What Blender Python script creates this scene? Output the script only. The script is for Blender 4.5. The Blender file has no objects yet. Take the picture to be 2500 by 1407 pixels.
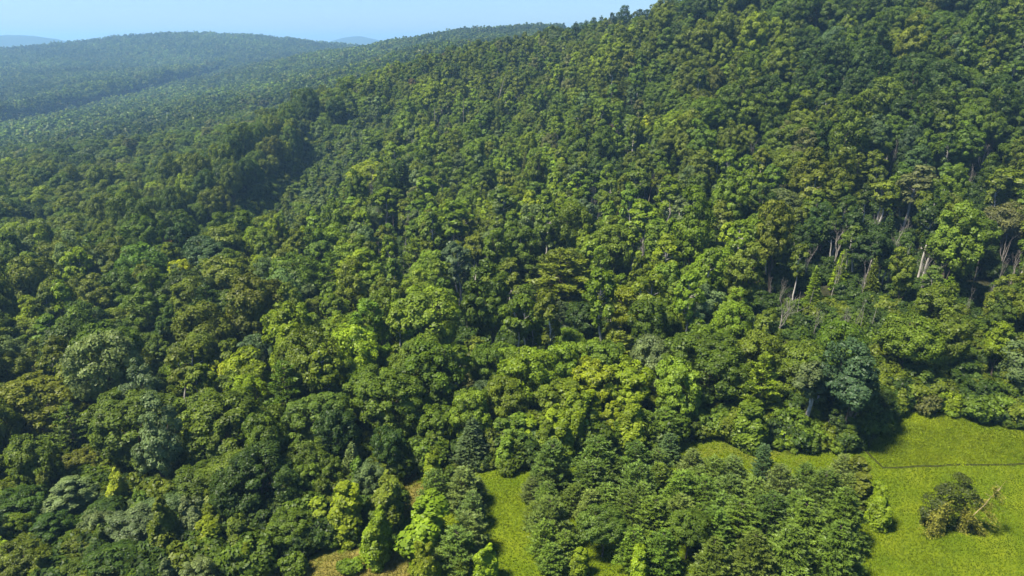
import bpy, math, random
import numpy as np
from math import radians, sin, cos, pi

# ------------------------------------------------------------------ camera, sky, sun, exposure
scene = bpy.context.scene
C = scene.collection
CAM_Z = 60.0
PITCH = 18.5
FPX = 1785.0                                   # focal length in photo pixels (2500 wide)
cam_d = bpy.data.cameras.new('camera')
cam = bpy.data.objects.new('camera', cam_d)
C.objects.link(cam)
cam.location = (0, 0, CAM_Z)
cam.rotation_euler = (radians(90 - PITCH), 0, 0)
cam_d.sensor_width = 36.0
cam_d.lens = 36.0 * FPX / 2500.0
cam_d.clip_start = 0.5
cam_d.clip_end = 40000
scene.camera = cam

SUN_AZ, SUN_EL = radians(-112), radians(60)     # azimuth clockwise from +Y
world = bpy.data.worlds.new('World')
scene.world = world
world.use_nodes = True
wn = world.node_tree.nodes
wl = world.node_tree.links
wn.clear()
sky = wn.new('ShaderNodeTexSky')
sky.sky_type = 'NISHITA'
sky.sun_disc = False
sky.sun_elevation = SUN_EL
sky.sun_rotation = SUN_AZ
sky.altitude = 300
sky.air_density = 1.0
sky.dust_density = 0.6
sky.ozone_density = 3.0
bg = wn.new('ShaderNodeBackground')
bg.inputs['Strength'].default_value = 0.058
wo = wn.new('ShaderNodeOutputWorld')
tone = wn.new('ShaderNodeVectorMath')
tone.operation = 'MULTIPLY'
tone.inputs[1].default_value = (0.72, 0.89, 1.14)
wl.new(sky.outputs[0], tone.inputs[0])
wl.new(tone.outputs[0], bg.inputs[0])
wl.new(bg.outputs[0], wo.inputs[0])

sun_d = bpy.data.lights.new('sun', 'SUN')
sun_d.energy = 5.0
sun_d.angle = radians(9)
sun_d.color = (1.0, 0.94, 0.79)
sun = bpy.data.objects.new('sun', sun_d)
C.objects.link(sun)
sv = (sin(SUN_AZ) * cos(SUN_EL), cos(SUN_AZ) * cos(SUN_EL), sin(SUN_EL))
import mathutils
sun.rotation_euler = mathutils.Vector(sv).to_track_quat('Z', 'Y').to_euler()
sun.location = (0, 0, 300)

scene.view_settings.view_transform = 'Standard'
scene.view_settings.look = 'None'
scene.view_settings.exposure = 1.46
scene.view_settings.gamma = 1.0
scene.render.engine = 'CYCLES'
cy = scene.cycles
cy.max_bounces = 5
cy.diffuse_bounces = 2
cy.glossy_bounces = 1
cy.transmission_bounces = 2
cy.volume_bounces = 0
cy.transparent_max_bounces = 4
cy.use_adaptive_sampling = True
cy.adaptive_threshold = 0.02
cy.use_denoising = True
cy.denoiser = 'OPENIMAGEDENOISE'

R0 = np.random.RandomState(11)
SP, CP = sin(radians(PITCH)), cos(radians(PITCH))

# ------------------------------------------------------------------ terrain as a height function
def ray(px, py):
    x = (px - 1250.0) / FPX
    y = (703.5 - py) / FPX
    return x, CP + y * SP, -SP + y * CP

def project(X, Y, Z):
    Zr = Z - CAM_Z
    d = Y * CP - Zr * SP
    u = Y * SP + Zr * CP
    return 1250 + FPX * X / d, 703.5 - FPX * u / d, d

CANOPY = [  # photo x, photo y of the canopy, depth, tree height
    (2400, 50, 260, 15), (2400, 300, 210, 14), (2400, 600, 160, 12),
    (1700, 0, 350, 13), (1700, 200, 275, 14), (1700, 400, 225, 13), (1700, 600, 165, 12),
    (2000, 0, 290, 13), (2000, 200, 245, 13), (2000, 400, 195, 13), (2000, 600, 155, 12),
    (1500, 52, 410, 22), (1600, 32, 380, 22), (1400, 72, 425, 20), (1300, 92, 440, 17), (1150, 130, 445, 13), (1000, 175, 440, 13), (850, 225, 430, 13),
    (700, 283, 420, 14), (550, 330, 400, 14), (400, 380, 380, 14), (1250, 300, 320, 13), (1250, 450, 247, 13),
    (300, 300, 750, 12), (300, 330, 600, 12), (300, 270, 950, 12), (300, 240, 1190, 12),
    (500, 190, 1500, 12), (500, 220, 1150, 12), (500, 250, 850, 12), (500, 300, 600, 13),
    (700, 230, 750, 12), (700, 180, 1150, 12), (700, 150, 1350, 12),
    (900, 200, 680, 12), (900, 150, 1050, 12), (900, 118, 1350, 12),
    (1100, 140, 700, 12), (1100, 110, 1000, 12), (1100, 84, 1350, 12),
    (1250, 73, 1350, 12), (1400, 71, 1350, 12),
    (50, 350, 680, 12), (50, 300, 880, 12),
    (440, 85, 2300, 12), (0, 116, 2300, 12), (200, 104, 2300, 12), (300, 92, 2300, 12), (560, 89, 2300, 12), (650, 95, 2300, 12), (850, 116, 2300, 12),
    (440, 150, 1800, 20), (200, 180, 1500, 34), (0, 200, 1400, 34), (0, 262, 1020, 34), (650, 130, 1900, 12),
]
GROUND = [  # photo x, depth, ground height
    (2450, 88, 0), (2100, 88, 0), (1700, 88, 0), (1250, 88, 0), (800, 88, -1), (400, 88, -3), (50, 88, -5),
    (2450, 122, 0.5), (2100, 115, 0), (1700, 112, 0), (1250, 115, 0), (800, 118, -2), (400, 118, -5), (50, 118, -7),
    (2400, 320, 78), (1700, 140, 2), (2000, 135, 3), (2400, 140, 4), (1700, 440, 66), (2000, 360, 82), (2000, 420, 86),
    (1250, 140, -2), (1250, 200, 0), (1300, 400, 35), (1300, 520, 42), (1300, 650, 22),
    (1500, 340, 42), (1500, 500, 52), (1500, 640, 28),
    (1000, 150, -3), (1000, 220, -1), (1000, 300, 5), (1000, 520, 24), (1000, 640, 8),
    (700, 150, -4), (700, 220, -5), (700, 330, -2), (700, 500, -2), (700, 620, -6),
    (400, 150, -6), (400, 250, -7), (400, 480, -16), (400, 600, -22),
    (50, 150, -9), (50, 250, -11), (50, 330, -12), (50, 450, -21), (50, 560, -32),
    (1250, 1800, 45), (900, 1800, 15), (1600, 1350, 75), (1600, 1000, 70), (2000, 800, 92), (2400, 600, 95), (2000, 560, 92),
    (440, 2800, 30), (0, 2800, 10), (850, 2800, 10), (1300, 2600, 20), (2000, 2000, 60), (2400, 2000, 60), (2400, 1000, 90),
]
def build_tps():
    P, V = [], []
    for px, py, t, h in CANOPY:
        x, y, z = ray(px, py)
        X, Y, Z = x * t, y * t, CAM_Z + z * t - h
        r = math.hypot(X, Y)
        P.append((math.atan2(X, Y) * 1.6, math.log(r))); V.append(Z / r)
    for px, t, Z in GROUND:
        yy = ((Z - CAM_Z) / t + SP) / CP
        X, Y = (px - 1250) / FPX * t, (CP + yy * SP) * t
        r = math.hypot(X, Y)
        P.append((math.atan2(X, Y) * 1.6, math.log(r))); V.append(Z / r)
    P = np.array(P); V = np.array(V); n = len(P)
    d2 = ((P[:, None] - P[None]) ** 2).sum(2)
    K = 0.5 * d2 * np.log(d2 + 1e-12) + np.eye(n) * 2e-4
    A = np.zeros((n + 3, n + 3))
    A[:n, :n] = K; A[:n, n] = 1; A[:n, n + 1:] = P
    A[n, :n] = 1; A[n + 1:, :n] = P.T
    w = np.linalg.solve(A, np.concatenate([V, np.zeros(3)]))
    return P, w
TP, TW = build_tps()
def smooth(a, b, x):
    t = np.clip((x - a) / (b - a), 0, 1)
    return t * t * (3 - 2 * t)
def height_raw(X, Y):
    X = np.asarray(X, float); Y = np.asarray(Y, float)
    sh = X.shape
    X = X.ravel(); Y = Y.ravel()
    r = np.hypot(X, Y) + 1e-6
    az = np.arctan2(X, Y)
    u = np.clip(az, -0.66, 0.66) * 1.6
    v = np.log(np.clip(r, 80, 2700))
    n = len(TP)
    out = np.empty(len(u))
    for k in range(0, len(u), 20000):
        s = slice(k, k + 20000)
        d2 = (u[s, None] - TP[None, :, 0]) ** 2 + (v[s, None] - TP[None, :, 1]) ** 2
        out[s] = (0.5 * d2 * np.log(d2 + 1e-12)) @ TW[:n] + TW[n] + u[s] * TW[n + 1] + v[s] * TW[n + 2]
    z = out * np.clip(r, 80, 2700)
    z = z * (1 - smooth(2600, 3600, r)) - 30 * smooth(2600, 3600, r)
    z = z + 22 * (1 - smooth(-660, -648, X)) * smooth(780, 900, Y) * (1 - smooth(1450, 2000, Y))
    z = z - 10 * smooth(-112, -102, X) * (1 - smooth(-96, -40, X)) * smooth(235, 265, Y) * (1 - smooth(375, 415, Y))
    side = smooth(0.8, 1.6, np.abs(az))
    z = z * (1 - side)
    # low rises of the valley floor
    amp = smooth(130, 300, r) * (1 - smooth(0.7, 0.9, np.abs(az)))
    z += amp * (1.3 * np.sin(X * 0.045 + 1.3 * np.sin(Y * 0.021)) + 1.1 * np.sin(Y * 0.052 + X * 0.017))
    # the two pale ridges on the horizon
    def far(px, hpx, w, rr):
        a0 = math.atan2((px - 1250) / FPX, ray(px, 100)[1])
        hh = hpx / FPX * rr + 55
        return hh * np.exp(-((az - a0) / w) ** 2 - ((r - rr) / 900.0) ** 2)
    z += far(40, 25, 0.085, 6300) + far(870, 24, 0.055, 7000) + far(400, -12, 0.12, 8200)
    return z.reshape(sh)

AZ = np.concatenate([np.radians(np.arange(-56, 56.01, 0.25)), np.radians(np.arange(62, 303, 6.0))])
RR = np.exp(np.arange(math.log(20), math.log(11500), 0.0135))
GZ = height_raw(RR[None, :] * np.sin(AZ)[:, None], RR[None, :] * np.cos(AZ)[:, None])
NFA = len(np.arange(-56, 56.01, 0.25))
def ground(X, Y):
    """ground height read from the same grid that makes the ground sheet"""
    X = np.asarray(X, float); Y = np.asarray(Y, float)
    a = np.clip((np.degrees(np.arctan2(X, Y)) + 56) / 0.25, 0, NFA - 1.001)
    b = np.clip((np.log(np.hypot(X, Y) + 1e-6) - math.log(20)) / 0.0135, 0, len(RR) - 1.001)
    i = a.astype(int); j = b.astype(int); fa = a - i; fb = b - j
    return (GZ[i, j] * (1 - fa) * (1 - fb) + GZ[i + 1, j] * fa * (1 - fb) + GZ[i, j + 1] * (1 - fa) * fb + GZ[i + 1, j + 1] * fa * fb)
TT = np.exp(np.arange(math.log(50), math.log(6000), 0.004))
def hit(px, py, up=0.0):
    """where the view line through a photo pixel meets the level 'up' metres over the ground"""
    x, y, z = ray(px, py)
    X, Y, Z = x * TT, y * TT, CAM_Z + z * TT
    k = np.argmax(Z < ground(X, Y) + up)
    if k == 0: k = len(TT) - 1
    return float(X[k]), float(Y[k]), float(ground(X[k], Y[k]))

MEADOW_PX = [(600, 1420), (700, 1372), (860, 1338), (960, 1290), (955, 1140), (1100, 1150), (1200, 1140), (1300, 1120), (1450, 1100), (1640, 1085),
             (1660, 1068), (1730, 1058), (1800, 1070), (1900, 1092), (2000, 1105), (2090, 1100), (2130, 1050), (2190, 1005), (2240, 1000), (2330, 1012),
             (2420, 1030), (2500, 1045), (2620, 1070), (2900, 1120), (3200, 1700), (1800, 1900), (300, 1900), (400, 1520)]
MEADOW = np.array([hit(a, b)[:2] for a, b in MEADOW_PX])
def inside(poly, X, Y):
    X = np.asarray(X, float); Y = np.asarray(Y, float)
    c = np.zeros(X.shape, bool)
    n = len(poly)
    for i in range(n):
        x1, y1 = poly[i]; x2, y2 = poly[(i + 1) % n]
        c ^= ((y1 > Y) != (y2 > Y)) & (X < (x2 - x1) * (Y - y1) / (y2 - y1 + 1e-12) + x1)
    return c
def poly_px(pts): return np.array([hit(a, b)[:2] for a, b in pts])
DRY = [poly_px([(560, 1420), (700, 1385), (850, 1345), (1010, 1330), (1030, 1420), (900, 1600), (500, 1600)]),
       poly_px([(965, 1165), (1010, 1150), (1040, 1200), (1020, 1260), (960, 1270)])]
WARM = [poly_px([(1660, 1085), (1740, 1070), (1850, 1090), (1960, 1108), (1930, 1130), (1760, 1120)])]
FIELD = poly_px([(2155, 1142), (2110, 1090), (2150, 1030), (2200, 995), (2520, 1040), (2900, 1100), (2900, 1120), (2500, 1134), (2320, 1139)])

# ------------------------------------------------------------------ materials
def new_mat(name):
    m = bpy.data.materials.new(name); m.use_nodes = True
    m.node_tree.nodes.clear()
    return m, m.node_tree.nodes, m.node_tree.links
def leaf_material(name, trans=0.30, gloss=0.010, warm=(1.12, 1.28, 0.42)):
    m, n, l = new_mat(name)
    at = n.new('ShaderNodeAttribute'); at.attribute_type = 'INSTANCER'; at.attribute_name = 'tint'
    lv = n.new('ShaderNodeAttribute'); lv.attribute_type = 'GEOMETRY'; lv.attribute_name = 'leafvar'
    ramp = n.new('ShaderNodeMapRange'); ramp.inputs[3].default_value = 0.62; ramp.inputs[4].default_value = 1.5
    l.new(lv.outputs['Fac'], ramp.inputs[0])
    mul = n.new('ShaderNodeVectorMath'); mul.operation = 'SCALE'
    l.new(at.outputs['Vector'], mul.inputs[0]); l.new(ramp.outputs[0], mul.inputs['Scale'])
    hs = n.new('ShaderNodeHueSaturation')
    mr2 = n.new('ShaderNodeMapRange'); mr2.inputs[3].default_value = 0.507; mr2.inputs[4].default_value = 0.488
    l.new(lv.outputs['Fac'], mr2.inputs[0]); l.new(mr2.outputs[0], hs.inputs['Hue'])
    tc = n.new('ShaderNodeTexCoord'); no = n.new('ShaderNodeTexNoise'); no.inputs['Scale'].default_value = 0.45; no.inputs['Detail'].default_value = 2
    oi = n.new('ShaderNodeObjectInfo'); off = n.new('ShaderNodeVectorMath'); off.operation = 'ADD'
    sc9 = n.new('ShaderNodeMath'); sc9.operation = 'MULTIPLY'; sc9.inputs[1].default_value = 90.0; l.new(oi.outputs['Random'], sc9.inputs[0])
    l.new(tc.outputs['Object'], off.inputs[0]); l.new(sc9.outputs[0], off.inputs[1]); l.new(off.outputs[0], no.inputs['Vector'])
    mr3 = n.new('ShaderNodeMapRange'); mr3.inputs[1].default_value = 0.3; mr3.inputs[2].default_value = 0.7; mr3.inputs[3].default_value = 0.72; mr3.inputs[4].default_value = 1.32
    l.new(no.outputs['Fac'], mr3.inputs[0]); l.new(mr3.outputs[0], hs.inputs['Value'])
    l.new(mul.outputs[0], hs.inputs['Color'])
    d = n.new('ShaderNodeBsdfDiffuse'); l.new(hs.outputs[0], d.inputs[0])
    t = n.new('ShaderNodeBsdfTranslucent')
    w = n.new('ShaderNodeVectorMath'); w.operation = 'MULTIPLY'; w.inputs[1].default_value = warm
    l.new(hs.outputs[0], w.inputs[0]); l.new(w.outputs[0], t.inputs[0])
    mx = n.new('ShaderNodeMixShader'); mx.inputs[0].default_value = trans
    l.new(d.outputs[0], mx.inputs[1]); l.new(t.outputs[0], mx.inputs[2])
    g = n.new('ShaderNodeBsdfGlossy'); g.inputs['Roughness'].default_value = 0.45
    mg = n.new('ShaderNodeMixShader'); mg.inputs[0].default_value = gloss
    l.new(mx.outputs[0], mg.inputs[1]); l.new(g.outputs[0], mg.inputs[2])
    o = n.new('ShaderNodeOutputMaterial'); l.new(mg.outputs[0], o.inputs[0])
    return m
def bark_material(name, c1, c2, sc=3.0):
    m, n, l = new_mat(name)
    tc = n.new('ShaderNodeTexCoord')
    mp = n.new('ShaderNodeMapping'); mp.inputs['Scale'].default_value = (sc, sc, sc * 0.35)
    l.new(tc.outputs['Object'], mp.inputs[0])
    no = n.new('ShaderNodeTexNoise'); no.inputs['Scale'].default_value = 1.0; no.inputs['Detail'].default_value = 4
    l.new(mp.outputs[0], no.inputs['Vector'])
    cr = n.new('ShaderNodeValToRGB')
    cr.color_ramp.elements[0].position = 0.35; cr.color_ramp.elements[0].color = (*c1, 1)
    cr.color_ramp.elements[1].position = 0.65; cr.color_ramp.elements[1].color = (*c2, 1)
    l.new(no.outputs['Fac'], cr.inputs[0])
    d = n.new('ShaderNodeBsdfDiffuse'); l.new(cr.outputs[0], d.inputs[0])
    o = n.new('ShaderNodeOutputMaterial'); l.new(d.outputs[0], o.inputs[0])
    return m
M_LEAF = leaf_material('leaves')
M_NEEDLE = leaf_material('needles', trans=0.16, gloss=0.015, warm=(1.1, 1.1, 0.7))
M_GRASS = leaf_material('grass_blades', trans=0.30, gloss=0.004)
M_BARK = bark_material('bark', (0.05, 0.04, 0.03), (0.12, 0.10, 0.075))
M_PALE = bark_material('pale_bark', (0.24, 0.22, 0.19), (0.46, 0.43, 0.38))
M_DEAD = bark_material('bleached_wood', (0.12, 0.108, 0.095), (0.25, 0.225, 0.195))

def ground_material():
    m, n, l = new_mat('earth_and_turf')
    geo = n.new('ShaderNodeNewGeometry')
    at = n.new('ShaderNodeAttribute'); at.attribute_name = 'cover'          # R meadow, G dry, B far woodland
    sp = n.new('ShaderNodeSeparateColor'); l.new(at.outputs['Color'], sp.inputs[0])
    def noise(scale, detail=5):
        x = n.new('ShaderNodeTexNoise'); x.inputs['Scale'].default_value = scale; x.inputs['Detail'].default_value = detail
        l.new(geo.outputs['Position'], x.inputs['Vector']); return x
    def ramp(src, a, b, p0=0.35, p1=0.65):
        c = n.new('ShaderNodeValToRGB')
        c.color_ramp.elements[0].position = p0; c.color_ramp.elements[0].color = (*a, 1)
        c.color_ramp.elements[1].position = p1; c.color_ramp.elements[1].color = (*b, 1)
        l.new(src.outputs['Fac'], c.inputs[0]); return c
    n1, n2, n3 = noise(0.9), noise(0.16), noise(0.012, 8)
    earth = ramp(n1, (0.016, 0.018, 0.008), (0.035, 0.034, 0.016))
    turf = ramp(n2, (0.066, 0.10, 0.005), (0.11, 0.135, 0.007))
    dry = ramp(n1, (0.09, 0.085, 0.020), (0.17, 0.135, 0.040))
    wood = ramp(n3, (0.020, 0.034, 0.016), (0.034, 0.050, 0.022))
    def mix(f, a, b):
        x = n.new('ShaderNodeMix'); x.data_type = 'RGBA'
        l.new(f, x.inputs[0]); l.new(a, x.inputs[6]); l.new(b, x.inputs[7]); return x.outputs[2]
    c = mix(sp.outputs[0], earth.outputs[0], turf.outputs[0])
    c = mix(sp.outputs[1], c, dry.outputs[0])
    c = mix(sp.outputs[2], c, wood.outputs[0])
    d = n.new('ShaderNodeBsdfDiffuse'); l.new(c, d.inputs[0])
    o = n.new('ShaderNodeOutputMaterial'); l.new(d.outputs[0], o.inputs[0])
    return m
M_GROUND = ground_material()

# ------------------------------------------------------------------ mesh helpers
def make_mesh(name, V, F, mats, mat_idx=None, var=None, smooth_faces=None, attr=None):
    V = np.asarray(V, np.float32); F = np.asarray(F, np.int32)
    me = bpy.data.meshes.new(name)
    me.vertices.add(len(V)); me.vertices.foreach_set('co', V.ravel())
    me.loops.add(F.size); me.loops.foreach_set('vertex_index', F.ravel())
    me.polygons.add(len(F))
    me.polygons.foreach_set('loop_start', np.arange(0, F.size, F.shape[1], dtype=np.int32))
    me.polygons.foreach_set('loop_total', np.full(len(F), F.shape[1], np.int32))
    for m in mats: me.materials.append(m)
    if mat_idx is not None: me.polygons.foreach_set('material_index', np.asarray(mat_idx, np.int32))
    if smooth_faces is not None: me.polygons.foreach_set('use_smooth', np.asarray(smooth_faces, bool))
    me.update(calc_edges=True)
    if var is not None:
        a = me.attributes.new('leafvar', 'FLOAT', 'FACE'); a.data.foreach_set('value', np.asarray(var, np.float32))
    if attr is not None:
        a = me.color_attributes.new('cover', 'FLOAT_COLOR', 'POINT'); a.data.foreach_set('color', np.asarray(attr, np.float32).ravel())
    return me
def unit(a): return a / (np.linalg.norm(a, axis=-1, keepdims=True) + 1e-9)
def blades(Cn, N, L, W, rng, along=None, fold=0.18):
    """kite-shaped leaf clumps: centre, normal, length, width"""
    n = len(Cn)
    N = unit(N)
    A = along if along is not None else rng.normal(size=(n, 3))
    A = unit(A - (A * N).sum(1, keepdims=True) * N)
    B = np.cross(N, A)
    L = np.broadcast_to(L, n)[:, None]; W = np.broadcast_to(W, n)[:, None]
    V = np.empty((n, 4, 3))
    V[:, 0] = Cn - A * L * 0.5
    V[:, 1] = Cn + B * W * 0.5 - N * W * fold
    V[:, 2] = Cn + A * L * 0.5
    V[:, 3] = Cn - B * W * 0.5 - N * W * fold
    F = np.arange(n * 4).reshape(n, 4)
    return V.reshape(-1, 3), F
def tube(P, Rr, sides=6):
    P = np.asarray(P, float); Rr = np.asarray(Rr, float)
    T = np.gradient(P, axis=0); T = unit(T)
    ref = np.array([1.0, 0, 0]) if abs(T[0][0]) < 0.9 else np.array([0, 1.0, 0])
    A = unit(ref - (T * ref).sum(1, keepdims=True) * T); B = np.cross(T, A)
    ang = np.arange(sides) * 2 * pi / sides
    V = P[:, None] + Rr[:, None, None] * (np.cos(ang)[None, :, None] * A[:, None] + np.sin(ang)[None, :, None] * B[:, None])
    k = len(P)
    i = np.arange(k - 1)[:, None] * sides; j = np.arange(sides)[None]; j2 = (j + 1) % sides
    F = np.stack([i + j, i + j2, i + sides + j2, i + sides + j], -1).reshape(-1, 4)
    return V.reshape(-1, 3), F
def join(parts):
    V, F, o = [], [], 0
    for v, f in parts:
        V.append(v); F.append(f + o); o += len(v)
    return np.concatenate(V), np.concatenate(F)
def bent(p, q, rng, k=5, wob=0.06, sag=0.0):
    t = np.linspace(0, 1, k)[:, None]
    p = np.asarray(p, float); q = np.asarray(q, float)
    d = np.linalg.norm(q - p)
    P = p + (q - p) * t + rng.normal(size=(k, 3)) * wob * d * np.sin(t * pi) * 0.6
    P[:, 2] += sag * d * np.sin(t[:, 0] * pi)
    return P

class Kind: pass
def finish(name, crown, trunk, leaf_mat, bark_mat, h, r):
    """one variant: separate crown and trunk meshes, and one joined mesh for trees too small to show parts"""
    k = Kind(); k.h, k.r = h, r
    tv, tf = trunk
    k.trunk = make_mesh(name + '_trunk', tv, tf, [bark_mat], smooth_faces=np.ones(len(tf)))
    if crown is not None:
        cv, cf, var = crown
        k.crown = make_mesh(name + '_crown', cv, cf, [leaf_mat], var=var)
        V, F = join([(cv, cf), (tv, tf)])
        k.whole = make_mesh(name, V, F, [leaf_mat, bark_mat], mat_idx=np.r_[np.zeros(len(cf)), np.ones(len(tf))],
                            var=np.r_[var, np.full(len(tf), 0.5)])
    else:
        k.crown = None; k.whole = k.trunk
    return k

def puff_leaves(Pc, Pr, out, per, leaf, rng, squash=0.8, gap=0.0):
    n = len(Pc)
    D = unit(rng.normal(size=(n, per, 3)) + 0.55 * out[:, None] + np.array([0, 0, 0.35]))
    rad = rng.uniform(0.55, 1.08, (n, per, 1)) ** 0.7
    P = Pc[:, None] + Pr[:, None, None] * D * rad * np.array([1, 1, squash])
    N = unit(D + 0.35 * out[:, None] + np.array([0, 0, 0.35]) + rng.normal(size=D.shape) * 0.45)
    var = np.clip(0.5 + rng.normal(size=(n, 1)) * 0.13 + rng.normal(size=(n, per)) * 0.16, 0, 1)
    P = P.reshape(-1, 3); N = N.reshape(-1, 3)
    s = leaf * rng.uniform(0.65, 1.35, len(P))
    V, F = blades(P, N, s * 1.35, s, rng)
    return V, F, var.ravel()

def broadleaf(seed, h=14.0, r=4.5, n=115, per=112, leaf=0.28, base=0.32, lump=0.3, bark=None, top=1.0):
    rng = np.random.RandomState(seed)
    zc = h * (base + (1 - base) * 0.45); rz = h - zc
    i = np.arange(n) + 0.5
    ph = np.arccos(1 - 1.62 * i / n); th = pi * (1 + 5 ** 0.5) * i + rng.uniform(0, 6)
    D = np.stack([np.cos(th) * np.sin(ph), np.sin(th) * np.sin(ph), np.cos(ph)], 1)
    D = unit(D + rng.normal(size=D.shape) * 0.16)
    lobes = unit(rng.normal(size=(8, 3)) + np.array([0, 0, 0.45]))
    bump = np.max(D @ lobes.T, 1)
    env = 1 - lump + lump * 1.25 * smooth(0.55, 1.0, bump) + rng.normal(size=n) * 0.05
    skew = rng.normal(size=2) * r * 0.08
    holes = unit(rng.normal(size=(5, 3)))
    stay = (np.max(D @ holes.T, 1) < 0.93) | (rng.rand(n) < 0.35)
    env = env + 0.22 * smooth(0.80, 1.0, np.max(D @ unit(rng.normal(size=(4, 3)) + np.array([0, 0, 0.9])).T, 1))
    Pr = r * rng.uniform(0.19, 0.31, n) * (0.75 + 0.35 * env) * min(1.0, (72.0 / n) ** 0.5)
    sc = np.where(D[:, 2:] > 0, np.array([[r, r, rz * top]]), np.array([[r, r, (zc - h * base)]]))
    Pc = D * (env * 0.84)[:, None] * sc + np.array([skew[0], skew[1], zc])
    D, Pc, Pr = D[stay], Pc[stay], Pr[stay]; n = len(D)
    V, F, var = puff_leaves(Pc, Pr, D, per, leaf, rng)
    # inner twigs and leaves that close the crown
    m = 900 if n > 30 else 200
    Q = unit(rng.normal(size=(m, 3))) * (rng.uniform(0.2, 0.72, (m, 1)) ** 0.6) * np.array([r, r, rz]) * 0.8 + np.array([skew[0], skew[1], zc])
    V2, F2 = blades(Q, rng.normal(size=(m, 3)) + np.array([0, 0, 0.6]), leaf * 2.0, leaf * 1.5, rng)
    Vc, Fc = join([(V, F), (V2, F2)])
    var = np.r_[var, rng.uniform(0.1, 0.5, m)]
    tr = []
    tp = np.array([skew[0] * 0.6, skew[1] * 0.6, zc + rz * 0.25])
    P = bent((0, 0, -0.8), tp, rng, 7, 0.03); tr.append(tube(P, np.linspace(0.022 * h, 0.007 * h, 7)))
    for k in rng.choice(n, 13, replace=False):
        s = P[rng.randint(2, 6)]
        tr.append(tube(bent(s, Pc[k], rng, 5, 0.07, 0.08), np.linspace(0.009 * h, 0.0025 * h, 5), 5))
    return finish('broadleaf_tree', (Vc, Fc, var), join(tr), M_LEAF, bark or M_BARK, h, r)

def slender(seed, h=15.0, r=2.3, n=30, per=75, leaf=0.40, base=0.52, fork=False):
    rng = np.random.RandomState(seed)
    tr, Pc, Pr, out = [], [], [], []
    stems = [(np.zeros(3), h)] if not fork else [(np.zeros(3), h), (np.array([0.25, 0.1, 0]), h * 0.93)]
    for si, (b, hh) in enumerate(stems):
        lean = rng.normal(size=2) * 0.05 * hh + (np.array([1.1, 0.6]) * (si * 2 - 1) if fork else 0)
        P = bent(b + np.array([0, 0, -0.8]), b + np.array([lean[0], lean[1], hh * 0.95]), rng, 9, 0.02)
        tr.append(tube(P, np.linspace(0.017 * h, 0.004 * h, 9)))
        for k in range(n // len(stems)):
            f = base + (1 - base) * rng.uniform(0, 1) ** 0.8
            p = P[0] + (P[-1] - P[0]) * f
            prof = math.sin(pi * min(1, max(0.06, (f - base + 0.12) / (1.12 - base)))) ** 0.7
            a = rng.uniform(0, 2 * pi); q = r * prof * rng.uniform(0.35, 1.0)
            c = p + np.array([cos(a) * q, sin(a) * q, q * 0.55 + rng.normal() * 0.2])
            tr.append(tube(bent(p, c, rng, 4, 0.06), np.linspace(0.0042 * h, 0.0016 * h, 4), 4))
            Pc.append(c); Pr.append(rng.uniform(0.55, 1.05) * r / 2.3); out.append((cos(a) * 0.7, sin(a) * 0.7, 0.6))
    V, F, var = puff_leaves(np.array(Pc), np.array(Pr), np.array(out), per, leaf, rng)
    return finish('slender_tree', (V, F, var), join(tr), M_LEAF, M_PALE, h, r)

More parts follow.
